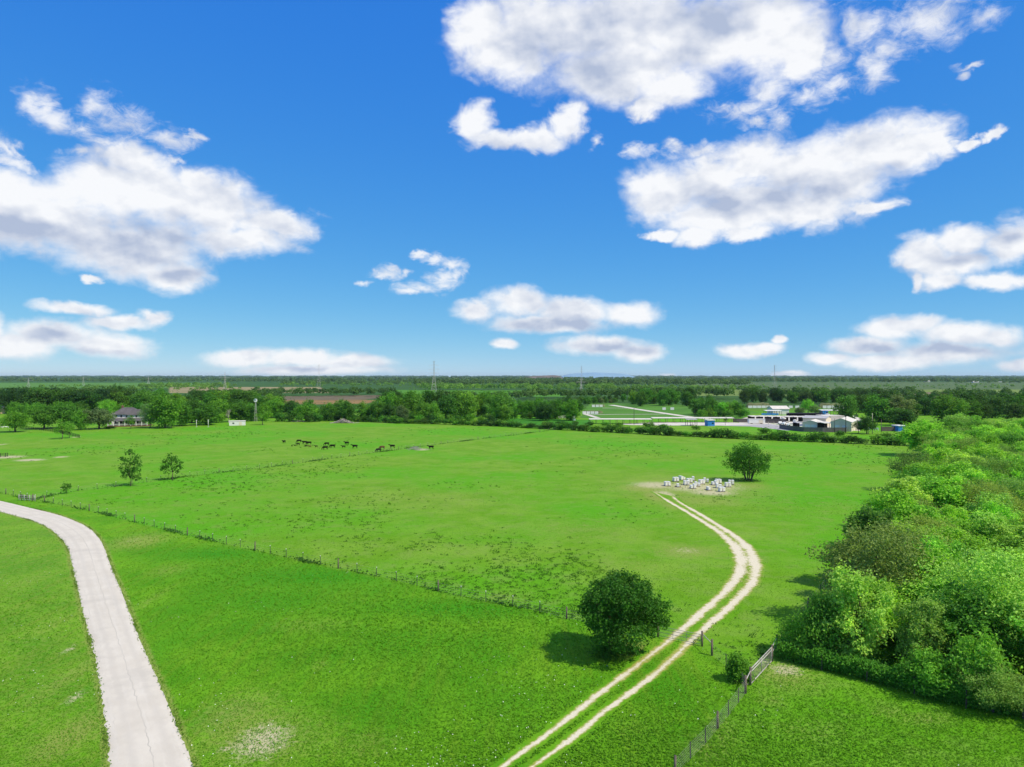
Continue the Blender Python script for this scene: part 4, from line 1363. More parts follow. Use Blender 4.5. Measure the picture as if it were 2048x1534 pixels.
    for line, dens, ww in ((resample_n(spline([P(*q) for q in FRONT_PX]), 300), 9, .35), (resample_n(spline([P(*q) for q in CROSS_PX]), 300), 14, .6)):
        for i, p in enumerate(line):
            m = max(0, int(dens * (0.2 + max(0, math.sin(i * .31) + .7 * math.sin(i * .117 + 2)) * rng.uniform(.4, 1.3))))
            q = rng.normal(0, ww, (m, 3))
            q[:, 2] = np.abs(rng.normal(0, .22, m)) + .05
            PT.append(q + np.array([p.x, p.y, 0]))
            SZ.append(rng.uniform(.25, .55, m))
    pts = np.concatenate(PT)
    o = link_mesh('fence_weeds', leaf_quads('fence_weeds', pts, rng.normal(0, .6, pts.shape) + np.array([0, 0, .4]), np.concatenate(SZ), np.clip(rng.normal(.45, .2, len(pts)), 0, 1), gm))
    o.color = (0.050, 0.160, 0.018, 1)
    tag(o, 'ragged dark weeds growing along the wire fences', 'weeds', None, 'stuff')


CROSS_PX = [(66, 1000), (130, 986), (200, 977), (245, 972), (345, 957), (430, 947), (520, 937), (600, 926), (680, 915), (800, 899), (940, 881), (1030, 870), (1110, 860)]
ground_cover()
# ------------------------------------------------------------------ fences and gates
M_TPOST = simple('green_steel', (0.07, 0.08, 0.065), .7, .2, 6)
M_WHITE = simple('white_paint', (0.78, 0.78, 0.76), .6, .05, 4)
M_WIRE = simple('galvanised_wire', (0.33, 0.33, 0.29), .6, .1, 6)
M_WOOD = simple('weathered_wood', (0.16, 0.13, 0.105), .95, .25, 5, bump=.5)
M_DWOOD = simple('dark_stained_wood', (0.045, 0.038, 0.032), .9, .25, 5)
M_PIPE = simple('pale_pipe', (0.46, 0.44, 0.41), .5, .12, 5, metal=.2)
M_BLACK = simple('black_steel', (0.018, 0.018, 0.02), .6, .2, 5)


def tpost():
    mb = MB()
    mb.box((0, 0, -.3), (.085, .03, 1.66))
    mb.box((0, -.022, -.3), (.03, .045, 1.66))
    return mb.mesh('post', M_TPOST)


POST_T = tpost()
POST_W = MB().tube([(0, 0, -.3), (0, 0, .7), (.01, 0, 1.55)], [.105, .10, .09], 8).mesh('post', M_WOOD, True)
POST_CAP = MB().box((0, -.005, 0), (.10, .075, .13)).mesh('post_cap', M_WHITE)


def fence(name, line, step, label, wood=5, wires=(0.25, .55, .85, 1.2), caps=True, wr=.007, hscale=1.0, mesh_infill=False):
    root = empty(name, line[0], label, 'fence')
    pts = resample(line, step)
    for i, p in enumerate(pts):
        w = wood and i % wood == 0
        o = link_mesh('post', POST_W if w else POST_T, root)
        o.location = p - line[0]
        o.rotation_euler = (RND.uniform(-.03, .03), RND.uniform(-.03, .03), RND.uniform(-.2, .2))
        o.scale = (1, 1, hscale)
        if caps and not w:
            c = link_mesh('post_cap', POST_CAP, o)
            c.location = (0, 0, 1.33)
    mb = MB()
    for z in wires:
        mb.tube([p - line[0] + Vector((0, -.05, z * hscale + RND.uniform(-.015, .015))) for p in pts], wr, 4)
    if mesh_infill:
        for a, b in zip(pts, pts[1:]):
            n = int((b - a).length / .3)
            for k in range(n):
                q = a.lerp(b, k / n) - line[0]
                mb.tube([q + Vector((0, -.05, .05)), q + Vector((0, -.05, wires[-1] * hscale))], .0025, 3, False)
    mb.build('wire', M_WIRE, root)
    return root


fence('wire_fence', resample_n(spline([P(*q) for q in FRONT_PX]), 200), 4.1, 'long diagonal wire fence with white-tipped steel posts between lawn and pasture', mesh_infill=False)
fence('wire_fence', resample_n(spline([P(*q) for q in CROSS_PX]), 200), 4.6, 'low wire fence crossing the pasture in front of the cows', 6, caps=True)
fence('wire_fence', resample_n(spline([P(1350, 1552), P(1363, 1533), P(1395, 1506), P(1422, 1474), P(1450, 1440), P(1470, 1414), P(1491, 1387)]), 80), 2.95,
      'near woven wire fence running down to the bottom edge of the photo', 3, (0.1, .3, .5, .7, .9, 1.1, 1.3), False, .006, 1.0, True)
fence('wire_fence', [P(1424, 1311), P(1451, 1333), P(1477, 1354), P(1491, 1387)], 3.1, 'short wire fence from the track gate to the leafy shrub', 2, (0.2, .5, .8, 1.1, 1.3), False, .006, 1.0, True)
fence('wire_fence', [P(1553, 1300), P(1600, 1240), P(1640, 1190), P(1690, 1120)], 4.0, 'wire fence along the pasture edge of the right wood', 4, (0.3, .7, 1.1, 1.3), False)


def tube_gate(name, a, b, h, label, rails, uprights, mat, rr=.03, post_h=1.7, post_r=.11, mesh_infill=True, cat='gate'):
    root = empty(name, a, label, cat)
    d = b - a
    fr = MB()
    for z in rails:
        fr.tube([Vector((0, 0, z)), d + Vector((0, 0, z))], rr, 6)
    for k in range(uprights + 1):
        q = d * (k / uprights)
        fr.tube([q + Vector((0, 0, rails[0])), q + Vector((0, 0, rails[-1]))], rr * .9, 6)
    fr.build('gate_frame', mat, root, True)
    if mesh_infill:
        mb = MB()
        n = int(d.length / .12)
        for k in range(1, n):
            q = d * (k / n) + Vector((0, -.02, 0))
            mb.tube([q + Vector((0, 0, rails[0])), q + Vector((0, 0, rails[-1]))], .004, 3, False)
        for k in range(1, 8):
            z = rails[0] + (rails[-1] - rails[0]) * k / 8
            mb.tube([Vector((0, -.02, z)), d + Vector((0, -.02, z))], .004, 3, False)
        mb.build('wire_panel', M_WIRE, root)
    dn = d.normalized()
    for q in (-dn * .18, d + dn * .18):
        o = MB().tube([(0, 0, -.3), (0, 0, post_h)], post_r, 8).build('post', M_WOOD, root, True)
        o.location = q
    return root


ga, gb = P(1319, 1275), P(1401, 1292)
tube_gate('field_gate', ga, gb, 1.3, 'thin pale tube gate standing across the gravel track', (.2, .62, 1.0, 1.3), 3, M_WIRE, .026)
pa, pb = P(1502, 1369), P(1543, 1324)
tube_gate('pipe_gate', pa, pb, 1.6, 'whitish pipe gate with two top rails between lawn and pasture', (.1, 1.25, 1.55), 2, M_PIPE, .055, 1.75, .11)
# braces beside the gates
br = empty('brace_post', P(1424, 1311), 'dark wooden brace post with a pale rail right of the track gate', 'post')
MB().tube([(0, 0, -.3), (0, 0, 1.75)], .11, 8).build('post', M_WOOD, br, True)
dv = P(1405, 1293) - P(1424, 1311)
MB().tube([(0, 0, 1.3), dv + Vector((0, 0, 1.4))], .04, 6).build('brace_rail', M_PIPE, br, True)
br = empty('corner_post', P(1491, 1387), 'grey wooden corner post in the leafy shrub', 'post')
MB().tube([(0, 0, -.3), (0, 0, 1.7)], .12, 8).build('post', M_WOOD, br, True)
dv = P(1502, 1369) - P(1491, 1387)
MB().tube([(0, 0, 1.2), dv + Vector((0, 0, 1.45))], .05, 6).build('brace_rail', M_PIPE, br, True)
br = empty('end_post', P(1554, 1304), 'tall dark end post where the pipe gate meets the wood', 'post')
MB().tube([(0, 0, -.3), (0, 0, 1.9)], .11, 8).build('post', M_WOOD, br, True)
dv = P(1545, 1322) - P(1554, 1304)
for z in (1.0, 1.6):
    MB().tube([(0, 0, z), dv + Vector((0, 0, z))], .05, 6).build('brace_rail', M_PIPE, br, True)

# pale cattle panel and feeder bars at the left fence corner
cp0, cp1 = P(38, 1001), P(70, 1003)
root = empty('cattle_panel', cp0, 'pale pole cattle panel at the corner of the fences', 'panel')
d = cp1 - cp0
mb = MB()
for z in (.35, .8, 1.25):
    mb.tube([Vector((0, 0, z)), d + Vector((0, 0, z))], .05, 6)
mb.build('rails', M_PIPE, root)
for k in range(7):
    o = MB().tube([(0, 0, -.2), (0, 0, 1.5 + .1 * (k % 2))], .085, 7).build('post', M_WOOD if k % 2 else M_PIPE, root, True)
    o.location = d * (k / 6)


def rail_fence(name, pts, label, mat, h=1.35, rails=3, step=2.6, th=.12):
    root = empty(name, pts[0], label, 'fence')
    q = resample(pts, step)
    pm = MB().box((0, 0, -.2), (.14, .14, h + .2)).mesh('post', mat)
    for p in q:
        o = link_mesh('post', pm, root)
        o.location = p - pts[0]
    for k in range(rails):
        mb = MB()
        z = h * (k + 1) / rails - .08
        for a, b in zip(pts, pts[1:]):
            a2, b2 = a - pts[0], b - pts[0]
            m = (a2 + b2) / 2
            L = (b2 - a2).length
            mb.box((m.x, m.y, z - th / 2), (L, .05, th), math.atan2(b2.y - a2.y, b2.x - a2.x))
        mb.build('rail', mat, root)
    return root


rail_fence('rail_fence', [P(74, 860), P(92, 862), P(112, 864.5), P(135, 870), P(159, 875.5)], 'dark three-rail wooden fence running behind the young tree', M_DWOOD, 1.5, 3, 3.0, .2)
rail_fence('rail_fence', [P(40, 857), P(64, 858.5), P(74, 860)], 'dark rail fence stretch behind the two-stemmed tree', M_DWOOD, 1.4, 3, 3.0, .2)
rail_fence('stock_pen', [P(-20, 915), P(-4, 914.5), P(7, 914), P(15.5, 913.5)], 'black metal stock pen panel on bare ground at the left edge', M_BLACK, 1.5, 4, 1.6, .11)
rail_fence('white_fence', [P(-20, 857), P(17, 856)], 'low white fence behind the two-stemmed tree', M_WHITE, .9, 1, 3.0, .5)
rail_fence('white_fence', [P(46, 828), P(62, 828.5), P(76, 828)], 'whitish wall-like fence in the grove near the tan building', M_WHITE, 1.4, 1, 4.0, .9)


# ------------------------------------------------------------------ cows
def cow_mesh(seed, graze=True, big=1.0):
    """one continuous skin grown over a skeleton; front faces +X"""
    V, E, R = [], [], []

    def v(x, y, z, r, par=None):
        V.append((x, y, z))
        R.append(r)
        if par is not None:
            E.append((par, len(V) - 1))
        return len(V) - 1
    pel = v(-.62, 0, 1.08, .30)
    belly = v(-.15, 0, 1.02, .37, pel)
    chest = v(.38, 0, 1.05, .34, belly)
    sh = v(.66, 0, 1.15, .26, chest)
    rump = v(-.88, 0, 1.14, .22, pel)
    tail1 = v(-1.02, 0, 1.0, .045, rump)
    tail2 = v(-1.06, 0, .55, .03, tail1)
    if graze:
        n1 = v(.92, 0, .92, .19, sh)
        n2 = v(1.12, 0, .58, .16, n1)
        hd = v(1.22, 0, .34, .135, n2)
        mz = v(1.32, 0, .12, .085, hd)
    else:
        n1 = v(.92, 0, 1.28, .19, sh)
        n2 = v(1.10, 0, 1.42, .16, n1)
        hd = v(1.30, 0, 1.36, .14, n2)
        mz = v(1.52, 0, 1.22, .085, hd)
    for s in (-1, 1):
        v(hd and V[hd][0] - .06, s * .22, V[hd][2] + .10, .04, hd)
        sw = .10 if s > 0 else -.10
        a = v(.55, s * .20, .78, .14, chest)
        b = v(.56 + sw, s * .20, .42, .075, a)
        c = v(.55 + sw * 1.8, s * .20, .05, .06, b)
        a = v(-.68, s * .20, .82, .17, pel)
        b = v(-.60 - sw, s * .20, .60, .10, a)
        c = v(-.78 - sw, s * .20, .38, .07, b)
        v(-.74 - sw, s * .20, .05, .06, c)
    me = bpy.data.meshes.new('cow_skeleton')
    me.from_pydata(V, E, [])
    o = bpy.data.objects.new('cow_skeleton', me)
    COL.objects.link(o)
    md = o.modifiers.new('skin', 'SKIN')
    md.use_smooth_shade = True
    o.modifiers.new('sub', 'SUBSURF').levels = 1
    for i, sv in enumerate(me.skin_vertices[0].data):
        sv.radius = (R[i], R[i])
        sv.use_root = (i == 0)
    dg = bpy.context.evaluated_depsgraph_get()
    out = bpy.data.meshes.new_from_object(o.evaluated_get(dg))
    bpy.data.objects.remove(o)
    return out


COW_M = {g: cow_mesh(1, g) for g in (True, False)}
HIDE = simple('black_hide', (0.010, 0.008, 0.008), .9, .2, 3, spec=.08)
HIDE_BROWN = simple('brown_hide', (0.10, 0.038, 0.018), .75, .2, 3)
UDDER = simple('horn_and_hoof', (0.25, 0.2, 0.16), .7, .1, 3)
COW_B = {}
for g, me in COW_M.items():
    for nm, mt in (('black', HIDE), ('brown', HIDE_BROWN)):
        m2 = me.copy()
        m2.materials.clear()
        m2.materials.append(mt)
        COW_B[(g, nm)] = m2
# px, y of the feet, facing (degrees, 180 = left), scale, grazing, coat, label
COWS = [(568, 886.5, 250, .95, False, 'black', 'black cow standing apart at the left end of the herd'),
        (584, 893, 100, .55, False, 'black', 'tiny black calf left of a second tiny calf'),
        (590, 892.5, 180, .5, False, 'black', 'tiny black calf just right of another tiny one'),
        (598, 885, 195, .95, True, 'black', 'black cow grazing at the back left of the herd'),
        (596, 891, 200, .75, False, 'black', 'small black cow below the back left one'),
        (609, 888.5, 190, 1.05, False, 'black', 'black cow in front of the touching pair'),
        (618, 889.5, 180, 1.05, True, 'black', 'black cow whose head meets the neighbour left of it'),
        (612, 894, 180, .6, False, 'black', 'black calf under the touching pair of cows'),
        (619.5, 895, 180, .62, False, 'brown', 'reddish brown calf under the touching pair of cows'),
        (632.5, 895, 175, .62, False, 'black', 'black calf alone in the middle gap of the herd'),
        (653.5, 891, 200, 1.0, True, 'black', 'black cow grazing behind two nearer cows'),
        (650.5, 899.5, 205, 1.08, True, 'black', 'black cow grazing nearest in the middle group'),
        (665, 896, 200, 1.08, True, 'black', 'black cow right of the nearest grazing one'),
        (687, 896, 185, .75, False, 'black', 'small black cow left of the long-bodied one'),
        (693.5, 889.5, 175, .98, False, 'black', 'black cow farthest back right of the middle'),
        (709.5, 897, 180, 1.12, False, 'black', 'long-bodied black cow standing side-on right of the middle'),
        (757, 904, 210, 1.05, True, 'black', 'black cow grazing close to the cross fence'),
        (764, 899, 205, 1.08, True, 'brown', 'dark brown cow grazing behind the one at the cross fence'),
        (784.5, 896.5, 180, 1.08, False, 'black', 'black cow standing left of the hay scraps'),
        (862, 898.5, 185, 1.08, False, 'black', 'black cow at the right end beside the hay scraps')]
for px, yb, deg, s, g, coat, lab in COWS:
    p = P(px, yb)
    root = empty('cow', p, lab, 'cow', 'cattle grazing in the pasture', math.radians(deg))
    root.scale = (s * 1.04, s * 1.04, s * 1.02)
    link_mesh('body', COW_B[(g, coat)], root)

# ------------------------------------------------------------------ beehives
HIVE_W = simple('hive_paint', (0.86, 0.83, 0.75), .6, .05, 4)
HIVE_LID = simple('hive_lid', (0.70, 0.70, 0.69), .4, .08, 4)
PALLET = simple('pallet_wood', (0.22, 0.17, 0.12), .9, .2, 5)


def box_mesh(name, s, mat, bev=.012):
    bm = bmesh.new()
    bmesh.ops.create_cube(bm, size=1.0)
    bmesh.ops.scale(bm, vec=s, verts=bm.verts)
    bmesh.ops.translate(bm, vec=(0, 0, s[2] / 2), verts=bm.verts)
    if bev:
        bmesh.ops.bevel(bm, geom=bm.edges[:], offset=bev, segments=1, affect='EDGES')
    me = bpy.data.meshes.new(name)
    bm.to_mesh(me)
    bm.free()
    me.materials.append(mat)
    return me


HB = box_mesh('hive_box', (.60, .72, .34), HIVE_W)
HL = box_mesh('hive_lid', (.65, .77, .10), HIVE_LID)
HE = box_mesh('entrance', (.36, .05, .05), M_BLACK, 0)


def pallet_mesh():
    mb = MB()
    for i in range(7):
        mb.box((0, -.72 + .24 * i, .11), (1.5, .17, .03))
    for i in (-.65, 0, .65):
        mb.box((i, 0, 0), (.12, 1.6, .108))
    return mb.mesh('pallet', PALLET)


PAL = pallet_mesh()
# pallet clusters: px, y of the ground, turn, boxes high per hive
HIVES = [(1335.5, 972.5, 8, (3, 3), 'at the left end of the hive yard'), (1357, 974.5, -5, (2,), 'standing alone as a low stack left of the middle'), (1352.5, 963.5, 10, (3, 3), 'back left of the hive yard'),
         (1365, 960.5, 20, (3, 2), 'farthest back left'), (1387.5, 962, -8, (3,), 'single at the back middle'), (1380, 966, 5, (3, 3), 'behind the middle pair'),
         (1374, 970.5, 0, (3, 3), 'in the middle left'), (1404.5, 968.5, 12, (3, 3), 'in the middle of the yard'), (1396, 973, -6, (3, 2), 'in front of the middle'),
         (1387, 977.5, 4, (2, 3), 'at the near middle with a dark gap'), (1413.5, 965, -15, (3, 2), 'back right of the middle with a low neighbour'),
         (1438, 967.5, 6, (3, 3), 'back right of the yard'), (1430, 970.5, 0, (2, 3), 'right of the middle'), (1418, 981, 10, (2,), 'single low stack at the near edge'),
         (1439, 976.5, -4, (3, 2), 'near right behind the nearest pair'), (1445, 984, 5, (3, 3), 'nearest of all at the right front'), (1457.5, 974.5, 2, (3, 3), 'right end near the trunks'),
         (1464, 969.5, -10, (3, 3), 'farthest right under the spreading tree')]
for px, yb, deg, hs, where in HIVES:
    p = P(px, yb)
    p.y += .7
    root = empty('pallet', p, 'wooden pallet under the white hives ' + where, 'pallet', 'pallets under the beehives', math.radians(deg))
    link_mesh('deck', PAL, root)
    for j, nb in enumerate(hs):
        for k in (0, 1):
            ox = (j - (len(hs) - 1) / 2) * .80 if len(hs) > 1 else 0.0
            off = Matrix.Rotation(math.radians(deg), 3, 'Z') @ Vector((ox, -.40 + .80 * k, .142))
            which = ('left ' if j == 0 else 'right ') if len(hs) > 1 else ''
            lab = ('front ' if k == 0 else 'back ') + which + 'white hive ' + where
            hv = empty('beehive', p + off, lab, 'beehive', 'white beehives in the pasture', math.radians(deg + RND.uniform(-3, 3)))
            hv.scale = (.94, .94, .92)
            for b in range(nb):
                o = link_mesh('hive_box', HB, hv)
                o.location = (0, 0, b * .343)
            o = link_mesh('hive_lid', HL, hv)
            o.location = (0, 0, nb * .343)
            o = link_mesh('entrance', HE, hv)
            o.location = (0, -.376 if k == 0 else .376, .02)

# brush pile, hay scraps
def heap(name, px, yb, w, h, n, mat, label, cat, seed, th=.05):
    rnd = random.Random(seed)
    p = P(px, yb)
    mb = MB()
    for _ in range(n):
        x = rnd.gauss(0, w * .28)
        zc = max(0.03, h * rnd.random() * max(0, 1 - abs(x) / (w * .55)))
        L = rnd.uniform(.8, 2.6) * (1 if h > .8 else .5)
        d = Vector((rnd.uniform(-1, 1), rnd.uniform(-1, 1), rnd.uniform(-.35, .35))).normalized() * L / 2
        c = Vector((x, rnd.gauss(0, 1.4), zc + .05))
        a, b = c - d, c + d
        a.z, b.z = max(a.z, .02), max(b.z, .02)
        mb.tube([a, c, b], [th * rnd.uniform(.6, 1.6)] * 3, 4)
    o = mb.build(name, mat, None)
    o.location = p
    tag(o, label, cat)


heap('brush_pile', 686, 846, 13, 2.6, 300, BARK_PALE, 'long heap of pale dead branches at the pasture edge', 'brush pile', 3, .09)
heap('brush_pile', 596, 843.5, 7, 1.6, 110, BARK_PALE, 'small heap of grey branches left of the dome-shaped tree', 'brush pile', 4, .08)
heap('wire_scraps', 832, 899, 6, 1.3, 90, M_WIRE, 'tangle of pale wire and branches on the cross fence beside the hay', 'scraps', 5, .035)
# ------------------------------------------------------------------ the house and its outbuildings
M_ROOF = simple('grey_shingles', (0.105, 0.098, 0.102), .9, .2, 2.5, bump=.3)
M_WALLW = simple('white_siding', (0.72, 0.71, 0.69), .7, .05, 2)
M_TAN = simple('tan_siding', (0.50, 0.40, 0.20), .8, .08, 2)
M_TINROOF = simple('pale_tin_roof', (0.66, 0.62, 0.55), .55, .08, 2)
M_GLASS = simple('dark_window', (0.02, 0.024, 0.03), .15, .1, 2, spec=.6)
M_DECK = simple('deck_brick', (0.20, 0.10, 0.075), .9, .15, 3)
M_GREYW = simple('grey_metal_siding', (0.68, 0.60, 0.48), .65, .06, 2)
M_DOOR = simple('white_roll_door', (0.66, 0.70, 0.74), .6, .04, 3)
M_BLUE = simple('blue_paint', (0.03, 0.22, 0.62), .55, .08, 3)
M_GREYROOF = simple('grey_metal_roof', (0.42, 0.41, 0.41), .5, .1, 2)
M_CONC = simple('concrete_wall', (0.52, 0.49, 0.44), .85, .1, 2)
M_BROWNF = simple('brown_fence_boards', (0.13, 0.108, 0.095), .95, .2, 4)
M_GREYF = simple('grey_fence_boards', (0.12, 0.115, 0.115), .95, .2, 4)
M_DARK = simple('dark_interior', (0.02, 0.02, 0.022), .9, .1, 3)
M_GRAVEL = simple('pale_gravel', (0.56, 0.53, 0.47), .95, .12, 1.2)
M_ASPH = simple('grey_lot', (0.36, 0.35, 0.36), .95, .08, .6)
M_TIMBER = simple('pale_pole', (0.40, 0.37, 0.30), .9, .12, 3)


def hip_roof(mb, x0, x1, y0, y1, ze, zr, over=.6, ridge=None):
    """hipped roof over a rectangle; ridge along the longer side"""
    x0, x1, y0, y1 = x0 - over, x1 + over, y0 - over, y1 + over
    w, d = x1 - x0, y1 - y0
    if w >= d:
        a, b = Vector((x0 + d / 2 * .9, (y0 + y1) / 2, zr)), Vector((x1 - d / 2 * .9, (y0 + y1) / 2, zr))
    else:
        a, b = Vector(((x0 + x1) / 2, y0 + w / 2 * .9, zr)), Vector(((x0 + x1) / 2, y1 - w / 2 * .9, zr))
    c = [Vector((x0, y0, ze)), Vector((x1, y0, ze)), Vector((x1, y1, ze)), Vector((x0, y1, ze))]
    if w >= d:
        mb.face([c[0], c[1], b, a]); mb.face([c[1], c[2], b]); mb.face([c[2], c[3], a, b]); mb.face([c[3], c[0], a])
    else:
        mb.face([c[0], c[1], a]); mb.face([c[1], c[2], b, a]); mb.face([c[2], c[3], b]); mb.face([c[3], c[0], a, b])
    mb.face([c[3], c[2], c[1], c[0]])


def window(root, x, y, z, w, h, axis='y'):
    """framed window on a wall facing -Y, proud of it"""
    f = MB()
    t = .12
    f.box((x, y - .03, z), (w + 2 * t, .06, t)); f.box((x, y - .03, z + h + t), (w + 2 * t, .06, t))
    f.box((x - w / 2 - t / 2, y - .03, z + t), (t, .06, h)); f.box((x + w / 2 + t / 2, y - .03, z + t), (t, .06, h))
    o = f.build('window', M_WHITE, root)
    MB().box((x, y - .02, z + t), (w, .03, h)).build('pane', M_GLASS, o)
    return o


def house():
    p = P(252, 853)
    p.y += 4
    s = p.y / F
    root = empty('house', p, 'white two-storey house with grey hipped roofs and a wrap-around porch', 'house', None, math.radians(13))
    # main block x -9..+6, wing to the right/front
    MB().box((-2.5, 6.5, .6), (15, 11, 6.4)).build('wall', M_WALLW, root)
    MB().box((3.5, 1.0, .6), (9, 5, 6.2)).build('wall', M_WALLW, root)
    rf = MB()
    hip_roof(rf, -10, 5, 1, 12, 7.0, 11.0, .8)
    r1 = rf.build('roof', M_ROOF, root)
    rf = MB()
    hip_roof(rf, -1.0, 8, -1.5, 4, 6.8, 10.0, .7)
    rf.build('roof', M_ROOF, root)
    MB().box((-6, 8, 8.5), (1.0, 1.0, 3.6)).build('chimney', M_DECK, r1)
    # porch: sloping roof round the front and right side
    pr = MB()
    x0, x1, y0 = -10.5, 11.5, -6.0
    zi, zo = 4.9, 3.5
    pr.face([Vector((x0, y0, zo)), Vector((x1, y0, zo)), Vector((8, -1.45, zi)), Vector((x0 + 2, -1.45, zi))])
    pr.face([Vector((x1, y0, zo)), Vector((x1, 11, zo)), Vector((8, 10, zi)), Vector((8, -1.45, zi))])
    pr.face([Vector((x0, y0, zo - .2)), Vector((x1, y0, zo - .2)), Vector((x1, y0, zo)), Vector((x0, y0, zo))])
    pr.face([Vector((x0, -1.45, zo - .25)), Vector((x1, 11, zo - .25)), Vector((x1, y0, zo - .2)), Vector((x0, y0, zo - .2))])
    pr.build('porch_roof', M_ROOF, root)
    MB().box((.5, -.2, 0), (21.6, 11.2, .6)).build('porch_floor', M_DECK, root)
    col = MB().box((0, 0, 0), (.32, .32, 2.7)).mesh('column', M_WHITE)
    for k in range(8):
        o = link_mesh('column', col, root)
        o.location = (x0 + .3 + k * 3.05, y0 + .35, .6)
    rl = MB()
    for z in (.95, 1.55):
        rl.box((.5, y0 + .35, z), (21.4, .08, .12))
    for k in range(70):
        rl.box((-10.0 + k * .305, y0 + .35, 1.07), (.06, .05, .48))
    rl.build('railing', M_WHITE, root)
    for x in (-7.5, -4.8, -1.2, 1.5, 4.2):
        window(root, x, -1.5 if x > -3 else 1.0, 5.1, 1.0, 1.3)
    for x in (-8, -5, -1.5, 1.0, 4.6):
        window(root, x, -1.5 if x > -3 else 1.0, 1.2, 1.2, 1.9)
    d = MB().box((2.8, -1.53, .6), (1.1, .05, 2.3)).build('door', M_DWOOD, root)
    MB().box((3.2, -1.6, 1.6), (.08, .1, .12)).build('handle', M_WIRE, d)


house()
# clipped hedge in front of the porch
hp = P(219, 858)
o = put_tree('bush', hp.x, hp.y, 9.5, 1.5, DEEP, 'low dark clipped hedge in front of the porch', None, 'hedge', 'hedge', 0)
o.rotation_euler = (0, 0, 0)
o.scale = (9.0 / 4.6, .5, 1.5 / 3.4)


def gable(name, px0, px1, ybase, depth_m, hw, hr, wall, roof, label, cat='building', rz=0.0, doors=(), over=.3, ridge='y', extra=None):
    """gabled building, its front centred between px0 and px1; ridge 'y' runs away from the viewer"""
    a, b = P(px0, ybase), P(px1, ybase)
    w = b.x - a.x
    root = empty(name, (a + b) / 2, label, cat, None, rz)
    wl = MB()
    x0, x1, y0, y1 = -w / 2, w / 2, 0, depth_m
    for yy, fl in ((y0, False), (y1, True)):
        pts = [Vector((x0, yy, 0)), Vector((x1, yy, 0)), Vector((x1, yy, hw))]
        if ridge == 'y':
            pts.append(Vector((0, yy, hr)))
        pts.append(Vector((x0, yy, hw)))
        wl.face(pts[::-1] if fl else pts)
    for xx, fl in ((x0, True), (x1, False)):
        pts = [Vector((xx, y0, 0)), Vector((xx, y1, 0)), Vector((xx, y1, hw))]
        if ridge == 'x':
            pts.append(Vector((xx, depth_m / 2, hr)))
        pts.append(Vector((xx, y0, hw)))
        wl.face(pts[::-1] if fl else pts)
    wl.build('wall', wall, root)
    rf = MB()
    t = .16
    o = over
    if ridge == 'y':
        for sx in (-1, 1):
            e = Vector((sx * (w / 2 + o), 0, hw - o * (hr - hw) / (w / 2) + .03))
            r = Vector((0, 0, hr + .03))
            q = [Vector((e.x, y0 - o, e.z)), Vector((e.x, y1 + o, e.z)), Vector((0, y1 + o, r.z)), Vector((0, y0 - o, r.z))]
            up = [v + Vector((0, 0, t)) for v in q]
            rf.face(up if sx > 0 else up[::-1])
            rf.face(q[::-1] if sx > 0 else q)
            for i in range(4):
                j = (i + 1) % 4
                rf.face([q[i], q[j], up[j], up[i]])
    else:
        for sy in (-1, 1):
            ye = -o if sy < 0 else depth_m + o
            ze = hw - o * (hr - hw) / (depth_m / 2) + .03
            q = [Vector((x0 - o, ye, ze)), Vector((x1 + o, ye, ze)), Vector((x1 + o, depth_m / 2, hr + .03)), Vector((x0 - o, depth_m / 2, hr + .03))]
            up = [v + Vector((0, 0, t)) for v in q]
            rf.face(up if sy < 0 else up[::-1])
            rf.face(q[::-1] if sy < 0 else q)
            for i in range(4):
                j = (i + 1) % 4
                rf.face([q[i], q[j], up[j], up[i]])
    rf.build('roof', roof, root)
    for dx, dw, dh in doors:
        MB().box((dx * w, -.05, .03), (dw * w, .08, dh)).build('roll_door', M_DOOR, root)
    return root


gable('tan_building', -16, 9, 828, 9, 4.4, 6.2, M_TAN, M_TINROOF, 'tan building with a pale roof at the left edge of the photo', rz=math.radians(25), over=.4, ridge='x')
sh = gable('storage_shed', 459.5, 489.5, 851, 4.2, 2.5, 2.75, M_WALLW, M_TINROOF, 'small white flat-roofed shed at the pasture edge', 'shed', math.radians(18), over=.15, ridge='x')
MB().box((1.8, -.05, .03), (1.6, .08, 2.0)).build('door', M_GREYW, sh)
MB().box((-2.2, -.05, 1.1), (1.0, .06, .7)).build('window', M_GLASS, sh)

# windmill
wp = P(511.5, 843)
root = empty('windmill', wp, 'slim farm windmill with a small white wheel above the trees', 'windmill')
hh = (843 - 800.5) * wp.y / F
mb = MB()
for a in range(4):
    an = math.pi / 4 + a * math.pi / 2
    mb.tube([(math.cos(an) * 1.1, math.sin(an) * 1.1, 0), (math.cos(an) * .15, math.sin(an) * .15, hh)], .09, 4)
for k in range(1, 7):
    z = hh * k / 7
    r = 1.1 + (.15 - 1.1) * k / 7
    q = [(math.cos(math.pi / 4 + a * math.pi / 2) * r, math.sin(math.pi / 4 + a * math.pi / 2) * r, z) for a in range(5)]
    mb.tube(q, .05, 4)
mb.build('tower', M_PIPE, root)
wh = MB()
for k in range(14):
    a = 2 * math.pi * k / 14
    d = Vector((math.cos(a), 0, math.sin(a)))
    s = Vector((-math.sin(a), .35, math.cos(a))) * .22
    c = Vector((0, -.4, hh))
    wh.face([c + d * .3 - s * .5, c + d * 1.25 - s, c + d * 1.25 + s, c + d * .3 + s * .5])
wh.tube([(0, -.55, hh), (0, .3, hh)], .12, 8)
wh.build('wheel', M_WHITE, root)
MB().box((0, 1.3, hh - .35), (.05, 1.3, .8)).build('tail_vane', M_WHITE, root)

